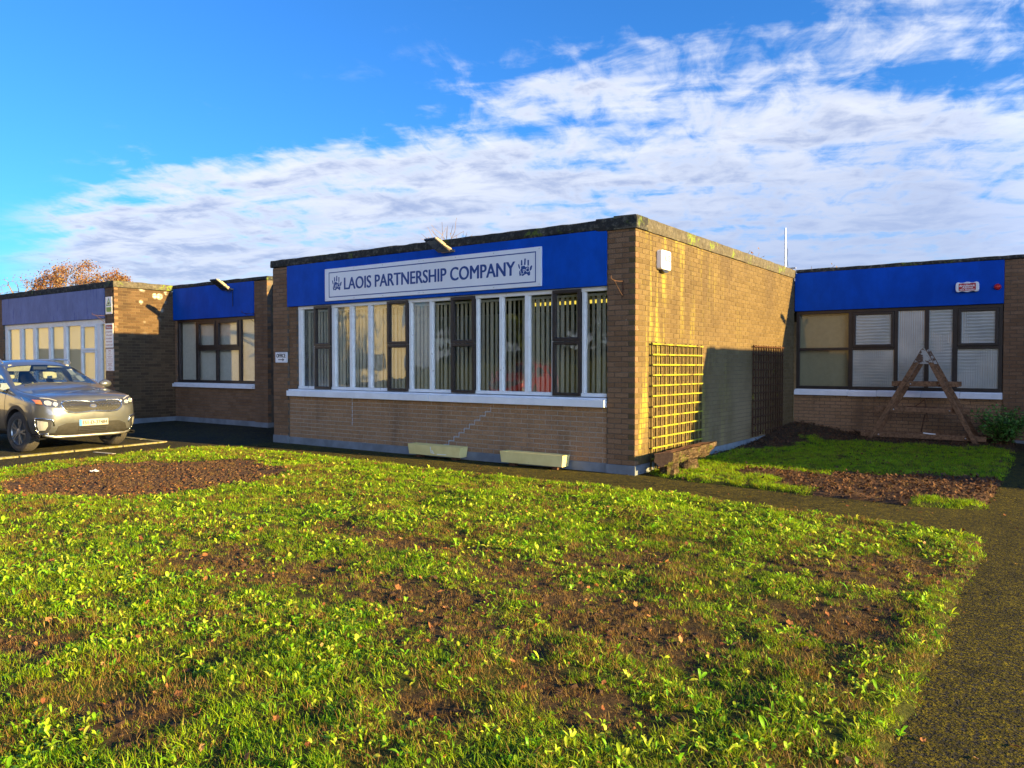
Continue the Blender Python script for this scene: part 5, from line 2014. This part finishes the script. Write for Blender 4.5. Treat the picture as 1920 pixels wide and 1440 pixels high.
def rosette(name, n, L0, L1, W, up0, up1, m):
    mb = MB()
    a0 = pr.uniform(0, 6.28)
    for i in range(n):
        a = a0 + 6.283 * i / n + pr.uniform(-.5, .5)
        L, w = pr.uniform(L0, L1), W * pr.uniform(.7, 1.2)
        e0 = R(pr.uniform(up0, up1))
        vs, fs = [], []
        x = z = 0.0
        e = e0
        roll = pr.uniform(-.5, .5)
        for k in range(5):
            u = k / 4
            ww = w / 2 * (0.18 + 1.9 * (u ** 1.1) * (1 - u) ** 0.55 * 1.1) if k < 4 else 0.002
            cx, cy = x * math.cos(a), x * math.sin(a)
            sx, sy = -math.sin(a), math.cos(a)
            dz = ww * 0.35
            vs += [(cx - sx * ww, cy - sy * ww, z + dz + roll * ww), (cx, cy, z), (cx + sx * ww, cy + sy * ww, z + dz - roll * ww)]
            x += L / 4 * math.cos(e)
            z += L / 4 * math.sin(e)
            e -= R(pr.uniform(8, 22))
        for k in range(4):
            b = k * 3
            fs += [(b, b + 1, b + 4, b + 3), (b + 1, b + 2, b + 5, b + 4)]
        mb.add(vs, fs)
    me = mb.mesh(name, True)
    me.materials.append(m)
    return bpy.data.objects.new(name, me)


def dead_leaf(name, s, m):
    n = 11
    vs = [(0, 0, 0.004)]
    for k in range(n):
        a = 6.283 * k / n
        r_ = s * (0.55 + 0.45 * abs(math.cos(a * 2.5 + .3))) * pr.uniform(.8, 1.1)
        vs.append((r_ * math.cos(a), r_ * 0.75 * math.sin(a), 0.25 * r_ * pr.uniform(-.2, 1.2) + 0.006))
    fs = [(0, 1 + k, 1 + (k + 1) % n) for k in range(n)]
    mb = MB().add(vs, fs)
    mb.bar((-s * 1.1, 0, 0.004), (0, 0, 0.006), 0.003, 0.002)
    me = mb.mesh(name, False)
    me.materials.append(m)
    return bpy.data.objects.new(name, me)


def scatter(name, pts, protos, parent=None):
    """pts: (x, y, z, rx, ry, rz, scale, index)"""
    pts = np.array(pts, dtype=np.float32)
    n = len(pts)
    me = bpy.data.meshes.new(name)
    me.vertices.add(n)
    me.vertices.foreach_set('co', pts[:, :3].ravel())
    a = me.attributes.new('rot', 'FLOAT_VECTOR', 'POINT')
    a.data.foreach_set('vector', pts[:, 3:6].ravel())
    a = me.attributes.new('scl', 'FLOAT', 'POINT')
    a.data.foreach_set('value', pts[:, 6].copy())
    a = me.attributes.new('idx', 'INT', 'POINT')
    a.data.foreach_set('value', pts[:, 7].astype(np.int32))
    o = obj(name, me, None, parent)
    c = bpy.data.collections.new(name + '_pieces')
    for i, q in enumerate(protos):
        q.name = 'p%02d_' % i + q.name
        c.objects.link(q)
    ng = bpy.data.node_groups.new(name, 'GeometryNodeTree')
    ng.interface.new_socket('Geometry', in_out='INPUT', socket_type='NodeSocketGeometry')
    ng.interface.new_socket('Geometry', in_out='OUTPUT', socket_type='NodeSocketGeometry')
    N = ng.nodes
    gi, go = N.new('NodeGroupInput'), N.new('NodeGroupOutput')
    ci = N.new('GeometryNodeCollectionInfo')
    ci.inputs['Collection'].default_value = c
    ci.inputs['Separate Children'].default_value = True
    ci.inputs['Reset Children'].default_value = True
    ip = N.new('GeometryNodeInstanceOnPoints')
    ip.inputs['Pick Instance'].default_value = True

    def na(nm, ty):
        q = N.new('GeometryNodeInputNamedAttribute')
        q.data_type = ty
        q.inputs['Name'].default_value = nm
        return q.outputs['Attribute']
    L = ng.links
    L.new(gi.outputs[0], ip.inputs['Points'])
    L.new(ci.outputs[0], ip.inputs['Instance'])
    L.new(na('idx', 'INT'), ip.inputs['Instance Index'])
    er = N.new('FunctionNodeEulerToRotation')
    L.new(na('rot', 'FLOAT_VECTOR'), er.inputs[0])
    L.new(er.outputs[0], ip.inputs['Rotation'])
    L.new(na('scl', 'FLOAT'), ip.inputs['Scale'])
    L.new(ip.outputs[0], go.inputs[0])
    md = o.modifiers.new('scatter', 'NODES')
    md.node_group = ng
    o['kind'] = 'stuff'
    return o


def seen(x, y, k=1.0):
    dx, dy = x - CAM[0], y - CAM[1]
    f_ = -dx * math.sin(a_) + dy * math.cos(a_)
    r_ = dx * math.cos(a_) + dy * math.sin(a_)
    return f_ > 1.2 and abs(r_) < 0.80 * f_ + 0.8


rs = random.Random(21)
grass, weeds, leaves, litter = [], [], [], []
# cells of 0.25 m
for iy in range(int((14 - 0.9) / 0.25)):
    for ix in range(int(13.7 / 0.25)):
        cx, cy = -9.0 + ix * .25, -14 + iy * .25
        if not seen(cx, cy) or poly_dist(LAWN, cx + .125, cy + .125) < -0.35:
            continue
        d = math.hypot(cx - CAM[0], cy - CAM[1])
        den = 620 if d < 5 else 480 if d < 7.5 else 330
        for _ in range(int(den * .0625 + rs.random())):
            x, y = cx + rs.random() * .25, cy + rs.random() * .25
            e = poly_dist(LAWN, x, y) + 0.05 * wob(x, y, 3.5, 8)
            if e < 0.03:
                continue
            pd = patch_d(x, y)
            b = bare(x, y)
            if pd > -0.05:
                if rs.random() < 0.10 and pd < 0.5 or rs.random() < 0.16:
                    grass.append((x, y, lawn_z(x, y), rs.uniform(-.7, .7), rs.uniform(-.7, .7), rs.uniform(0, 6.28), rs.uniform(.5, .9), 8 + rs.randrange(3)))
                continue
            if rs.random() < b * 0.80:
                if rs.random() < 0.85:
                    grass.append((x, y, lawn_z(x, y), rs.uniform(-.4, .4), rs.uniform(-.4, .4), rs.uniform(0, 6.28), rs.uniform(.45, .8), 8 + rs.randrange(3)))
                continue
            s = rs.uniform(.75, 1.15) * (1 + 0.35 * wob(x, y, 2.2, 7)) * (1 - .35 * b) * (0.8 if e < .15 else 1)
            bright = rs.random() < 0.30 + 0.5 * wob(x, y, 1.1, 12) + (0.4 if y > -2.6 else 0)
            k = 4 + rs.randrange(4) if bright else rs.randrange(4)
            if rs.random() < 0.13:
                k = 8 + rs.randrange(3)
            if wob(x, y, 1.3, 20) + .5 * wob(x, y, 5, 21) > .12 and rs.random() < .6:
                k = 8 + rs.randrange(3)
            grass.append((x, y, lawn_z(x, y), rs.uniform(-.2, .2), rs.uniform(-.2, .2), rs.uniform(0, 6.28), s, k))
        # broad weeds
        w_ = (320 if d < 6 else 190 if d < 9 else 120) * .0625 * (0.9 + 1.4 * wob(cx, cy, 0.9, 14) + 1.9 * wob(cx, cy, 2.6, 15)) * (1.5 if cx < 2 and d < 7 else 1)
        for _ in range(int(max(0, w_) + rs.random())):
            x, y = cx + rs.random() * .25, cy + rs.random() * .25
            if poly_dist(LAWN, x, y) < 0.06 or patch_d(x, y) > 0 or rs.random() < bare(x, y) * 1.1:
                continue
            weeds.append((x, y, lawn_z(x, y) + .005, rs.uniform(-.3, .3), rs.uniform(-.3, .3), rs.uniform(0, 6.28), rs.uniform(.55, 1.2) * (.85 if d < 6 else 1.1) * (1.4 if rs.random() < .06 else 1), rs.randrange(14)))
        b = bare(cx + .1, cy + .1)
        pd = patch_d(cx + .1, cy + .1)
        q = (7 + 30 * b) * .0625 if pd < -.1 else (60 + 50 * wob(cx, cy, 2, 3) + (70 if pd < .7 and cy < -3.9 else 0)) * .0625
        for _ in range(int(max(0, q) + rs.random())):
            x, y = cx + rs.random() * .25, cy + rs.random() * .25
            if poly_dist(LAWN, x, y) < 0:
                continue
            hi = 0.02 if pd > -.1 else rs.uniform(.012, .045)
            leaves.append((x, y, lawn_z(x, y) + hi, rs.uniform(-.9, .9), rs.uniform(-.9, .9), rs.uniform(0, 6.28), rs.uniform(.22, .68) * (.8 if pd > -.1 else 1), rs.randrange(5)))
# the bed beside the wall
for _ in range(9500):
    x, y = rs.uniform(0.05, 4.4), rs.uniform(-.45, 7.9)
    if poly_dist(BED, x, y) < 0.03:
        continue
    k_ = bed_kind(x, y)
    z = bed_z(x, y)
    if k_ == 0:
        k = 4 + rs.randrange(4) if rs.random() < .55 else rs.randrange(4)
        if rs.random() < .08:
            k = 8 + rs.randrange(3)
        grass.append((x, y, z, rs.uniform(-.2, .2), rs.uniform(-.2, .2), rs.uniform(0, 6.28), rs.uniform(.9, 1.5), k))
    elif rs.random() < .10:
        grass.append((x, y, z, rs.uniform(-.6, .6), rs.uniform(-.6, .6), rs.uniform(0, 6.28), rs.uniform(.5, .9), 8 + rs.randrange(3)))
for _ in range(11000):
    x, y = rs.uniform(0.03, 4.4), rs.uniform(-.4, 8.0)
    if poly_dist(BED, x, y) < 0.02:
        continue
    k_ = bed_kind(x, y)
    if k_ == 0 and rs.random() > .06:
        continue
    litter.append((x, y, bed_z(x, y) + rs.uniform(.005, .04), rs.uniform(-.9, .9), rs.uniform(-.9, .9), rs.uniform(0, 6.28), rs.uniform(.22, .75), 5 + rs.randrange(5)))
# a few leaves on the paths
for _ in range(150):
    x, y = rs.uniform(-8, 6.8), rs.uniform(-1.2, 0)
    if rs.random() < .5:
        x, y = rs.uniform(4.5, 6.8), rs.uniform(-8, 5)
    if poly_dist(BED, x, y) > 0 or abs(x + 4) > 12:
        continue
    leaves.append((x, y, 0.003, rs.uniform(-.3, .3), rs.uniform(-.3, .3), rs.uniform(0, 6.28), rs.uniform(.3, .75), rs.randrange(5)))

protos = [clump('green_tuft', 20, .05, .018, .048, .003, .006, 1.4, G_GRASS) for _ in range(4)]
protos += [clump('bright_tuft', 20, .05, .018, .048, .003, .0065, 1.4, G_BRIGHT) for _ in range(4)]
protos += [clump('dry_tuft', 14, .055, .03, .07, .0025, .004, 1.4, G_DRY) for _ in range(3)]
scatter('grass', grass, protos)
scatter('weeds', weeds, [rosette('weed', pr.randrange(2, 6), .022, .05, pr.uniform(.012, .021), 15, 85, G_WEED) for _ in range(14)])
scatter('fallen_leaves', leaves + litter, [dead_leaf('leaf', pr.uniform(.03, .05), G_DEAD) for _ in range(5)] + [dead_leaf('leaf', pr.uniform(.03, .05), G_DEAD_DARK) for _ in range(5)])

# clods of earth
def clod(s):
    bm = bmesh.new()
    bmesh.ops.create_icosphere(bm, subdivisions=1, radius=s)
    for v in bm.verts:
        v.co *= pr.uniform(.65, 1.2)
        v.co.z *= .7
    me = bpy.data.meshes.new('clod')
    bm.to_mesh(me)
    bm.free()
    me.materials.append(BARE)
    return bpy.data.objects.new('clod', me)


clods = []
for _ in range(26000):
    if rs.random() < .38:
        x, y = PATCH_C[0] + rs.uniform(-2.1, 2.1), PATCH_C[1] + rs.uniform(-2.1, 2.1)
        if patch_d(x, y) < -.02 or wob(x, y, 2.2, 31) < rs.uniform(-.5, .2):
            continue
        z = lawn_z(x, y)
    elif rs.random() < .6:
        x, y = rs.uniform(-3, 4.5), rs.uniform(-9, -2)
        if not seen(x, y) or bare(x, y) < rs.uniform(.35, 1.1):
            continue
        z = lawn_z(x, y)
    else:
        x, y = rs.uniform(.03, 4.4), rs.uniform(-.4, 8)
        if poly_dist(BED, x, y) < .02 or bed_kind(x, y) == 0 or wob(x, y, 2.2, 31) < rs.uniform(-.6, .2):
            continue
        z = bed_z(x, y)
    clods.append((x, y, z, rs.uniform(-.5, .5), rs.uniform(-.5, .5), rs.uniform(0, 6.28), rs.uniform(.25, 1.0) ** 1.6 * 1.2, rs.randrange(5)))
scatter('earth_clods', clods, [clod(.026) for _ in range(5)])

# crumpled scrap in the bare patch
mb = MB()
vs, fs = [], []
for i in range(7):
    for j in range(7):
        x, y = -.07 + .14 * i / 6, -.05 + .1 * j / 6
        vs.append((x + .012 * wob(i, j, 1.3, 2), y + .012 * wob(i, j, 1.3, 5), .02 + .05 * abs(wob(i * .9, j * .9, .8, 3)) + .015 * wob(i, j, 2, 1)))
for i in range(6):
    for j in range(6):
        fs.append((i * 7 + j, (i + 1) * 7 + j, (i + 1) * 7 + j + 1, i * 7 + j + 1))
o = mb.add(vs, fs).build('litter', WHITE_PL, loc=(-6.51, -4.43, lawn_z(-6.51, -4.43)))
tag(o, 'crumpled white scrap lying on the round bare earth patch', 'litter')

# ------------------------------------------------------------------ bush
LEAF_B = leafy('bush_leaf', [(0.05, 0.15, 0.03), (0.09, 0.23, 0.04), (0.15, 0.30, 0.05), (0.20, 0.33, 0.08)], 0.25, 0.4, 0.4)
bt = thing('bush', 'leafy green bush at the foot of the dark end pier beside the wooden A-frame', 'bush', (4.12, 7.25, 0.0))
br_ = random.Random(4)
mb, lm = MB(), MB()
for i in range(30):
    a, r_ = br_.uniform(0, 6.28), br_.uniform(.25, .62)
    tip = Vector((r_ * math.cos(a), r_ * math.sin(a) * .85, br_.uniform(.35, .92) * (1.1 - .5 * r_)))
    mid = tip * .5 + Vector((0, 0, .1))
    mb.tube([(0.05 * math.cos(a), .05 * math.sin(a), 0), mid, tip], [.010, .007, .003], 4)
    for k in range(60):
        u = br_.uniform(.25, 1.05)
        p = (mid.lerp(tip, (u - .5) * 2) if u > .5 else Vector((0, 0, 0)).lerp(mid, u * 2)) + Vector((br_.gauss(0, .055), br_.gauss(0, .055), br_.gauss(0, .05)))
        if p.z < .03:
            continue
        d = Vector((br_.gauss(0, 1), br_.gauss(0, 1), br_.uniform(-.2, .9))).normalized()
        s = d.cross(Vector((br_.gauss(0, .4), br_.gauss(0, .4), 1))).normalized()
        L, w_ = br_.uniform(.05, .085), br_.uniform(.016, .026)
        up = d.cross(s) * L * .12
        lm.add([p, p + d * L * .45 + s * w_ - up, p + d * L, p + d * L * .45 - s * w_ - up, p + d * L * .5], [(0, 1, 4), (1, 2, 4), (2, 3, 4), (3, 0, 4)])
mb.build('stems', BARK, bt)
lm.build('foliage', LEAF_B, bt)

# ------------------------------------------------------------------ trees
TWIG = plain('tree_bark', (0.16, 0.11, 0.08), 0.9, var=0.3)
LEAF_O = leafy('autumn_leaf', [(0.16, 0.055, 0.018), (0.24, 0.09, 0.028), (0.22, 0.12, 0.05), (0.36, 0.24, 0.10)], 0.3, 0.6)
LEAF_D = leafy('evergreen_leaf', [(0.02, 0.05, 0.010), (0.04, 0.085, 0.015), (0.08, 0.11, 0.02), (0.12, 0.12, 0.03)], 0.25, 0.6)


def tree(label, loc, H, spread, seed, leaf=None, nleaf=0, lsize=.12, levels=5, trunk_h=.28, kids=3, cat='tree', bottom=0.0, dome=None, fill=None):
    r = random.Random(seed)
    t = thing('tree', label, cat, loc)
    mb, lm = MB(), MB()
    ends = []

    def grow(p, d, L, rad, lv):
        n = 3
        pts, rads = [p.copy()], [rad]
        q = p.copy()
        for k in range(n):
            d = (d + Vector((r.gauss(0, .13), r.gauss(0, .13), r.gauss(0.03, .08)))).normalized()
            q = q + d * L / n
            pts.append(q.copy())
            rads.append(rad * (1 - .38 * (k + 1) / n))
        mb.tube(pts, rads, 7 if lv == 0 else 5 if lv < 3 else 3, cap=False)
        if lv >= levels:
            ends.append((pts[1], d))
            ends.append((q, d))
            return
        c = kids + (2 if lv == 0 else 0) + (1 if r.random() < .3 else 0)
        az = r.uniform(0, 6.28)
        for i in range(c):
            ang = R(r.uniform(22, 52)) * (spread if lv < 2 else 1)
            a = az + 6.283 * i / c + r.uniform(-.4, .4)
            x = d.cross(Vector((.3, .2, 1))).normalized()
            y = d.cross(x)
            nd = (d * math.cos(ang) + (x * math.cos(a) + y * math.sin(a)) * math.sin(ang) + Vector((0, 0, .10))).normalized()
            b = pts[r.randrange(2, n + 1)] if lv else pts[-1 if i < c - 1 else -2]
            grow(b, nd, L * r.uniform(.58, .82) * (1.6 if lv == 0 else 1), rad * .58, lv + 1)

    grow(Vector((0, 0, bottom)), Vector((r.gauss(0, .05), r.gauss(0, .05), 1)).normalized(), H * trunk_h, H * .022, 0)
    top = sorted(v[2] for v in mb.v)[int(len(mb.v) * .97)]
    k = H / top
    mb.v = [(x * k, y * k, z * k) for x, y, z in mb.v]
    ends = [(Vector(p) * k, d) for p, d in ends]

    def squash(p):
        # an open-grown crown: outer twigs end on a dome
        x, y, z = p
        q = Vector((x / dome, y / dome, (z - H * .45) / (H * .55)))
        if z < H * .3:
            return p
        r_ = q.length
        q = q * (1.25 / (1 + (1.25 * r_) ** 5) ** .2)
        return (q.x * dome, q.y * dome, H * .45 + q.z * H * .55)
    if dome:
        mb.v = [squash(p) for p in mb.v]
        ends = [(Vector(squash(p)), d) for p, d in ends]
    mb.build('trunk', TWIG, t)
    if leaf:
        for _ in range(nleaf):
            p, d = ends[r.randrange(len(ends))]
            if fill:
                q = Vector((r.gauss(0, 1), r.gauss(0, 1), r.gauss(0, 1))).normalized() * r.random() ** .4
                s_ = 1 + .25 * wob(q.x * 2, q.y * 2 + q.z * 2, 1.2, seed)
                p = Vector((q.x * fill * s_, q.y * fill * s_, H * .48 + q.z * H * .48 * s_))
            p = p + Vector((r.gauss(0, .16), r.gauss(0, .16), r.gauss(0, .16)))
            dd = Vector((r.gauss(0, 1), r.gauss(0, 1), r.gauss(0, 1))).normalized()
            s = dd.cross(Vector((r.gauss(0, 1), r.gauss(0, 1), r.gauss(0, 1)))).normalized()
            L = lsize * r.uniform(.6, 1.3)
            lm.add([p, p + dd * L * .5 + s * L * .3, p + dd * L, p + dd * L * .5 - s * L * .3], [(0, 1, 2, 3)])
        lm.build('crown', leaf, t)
    return t


def at_px(px, dist, z=0.0):
    """ground point on the bearing of a column of the picture, dist metres ahead"""
    lat = (px - 960) / 1440 * dist
    return (CAM[0] - math.sin(a_) * dist + math.cos(a_) * lat, CAM[1] + math.cos(a_) * dist + math.sin(a_) * lat, z)


tree('orange-brown autumn tree with half-bare crown rising behind the far block roof', at_px(160, 46), 7.9, 1.5, 3, LEAF_O, 24000, .11, 5, .24, dome=3.3)
tree('bare thin-twigged tree beside the orange-brown one behind the far roof', at_px(40, 52), 7.9, 1.4, 8, LEAF_O, 900, .12, 5, .24, dome=2.7)
tree('bare treetop whose twigs show just above the roof near the floodlight over the name board', at_px(872, 40), 7.75, 1.0, 12, LEAF_O, 120, .10, 5, .24)
tree('treetop with sparse brown twigs showing behind the roof beside the metal mast', at_px(1474, 34), 5.55, 1.2, 17, LEAF_O, 500, .10, 5, .22)

# ------------------------------------------------------------------ across the yard, mirrored in the glass
wt = thing('warehouse', 'long cream building across the yard, seen only as a reflection in the windows', 'building', (0, 0, 0))
CREAM_W = plain('cream_render', (0.50, 0.44, 0.32), 0.8, var=0.08, scale=.5)
mb = MB()
mb.box(-66, -48, -46, -6, 0, 7.6)
mb.build('wall', CREAM_W, wt)
MB().box(-66.2, -47.8, -46.2, -5.8, 7.602, 8.0).build('roof', plain('grey_roof_sheet', (0.2, 0.2, 0.2), 0.7), wt)
for i in range(5):
    y = -43 + i * 7
    w_ = MB().box(-48.02, -47.94, y, y + 3.2, 1.1, 2.6).build('window', BROWN_FR, wt)
    MB().box(-47.94, -47.93, y + .1, y + 3.1, 1.2, 2.5).build('pane', GLASS_FLAT, w_)
BANK = mat('rough_grass_bank', lambda t: t.bsdf(t.ramp(t.noise(t.geo(), 3.5, 6, 0.7), [(0.3, (0.03, 0.05, 0.008)), (0.5, (0.07, 0.10, 0.014)), (0.75, (0.15, 0.14, 0.03))]), 0.95, 0, t.bump(t.noise(t.geo(), 9, 5, .7), 1.0, 0.2)))
sheet('grass_bank', lin(-34, 14, 25), lin(-36, -22, 15), BANK, lambda x, y: -0.02 + 2.6 * sstep(-22.5, -31, y) * sstep(-34, -28, x) * sstep(14, 9, x) + .25 * wob(x, y, .4, 2) * sstep(-23, -25, y))
hb = random.Random(9)
for k, (x, y, H, s) in enumerate(((-27, -31, 11.5, 30), (-21, -29.5, 13, 31), (-15.5, -30, 12.5, 32), (-10, -29.5, 13.5, 33), (-4.5, -30, 12.5, 34), (1.5, -30, 12.0, 35))):
    tt = tree('dense evergreen tree on the bank across the yard, mirrored in the office windows', (x, y, 1.9), H, 1.35, s, LEAF_D, 8000, .60, 3, .16, fill=3.4)
    tt['group'] = 'evergreen trees mirrored in the office windows'
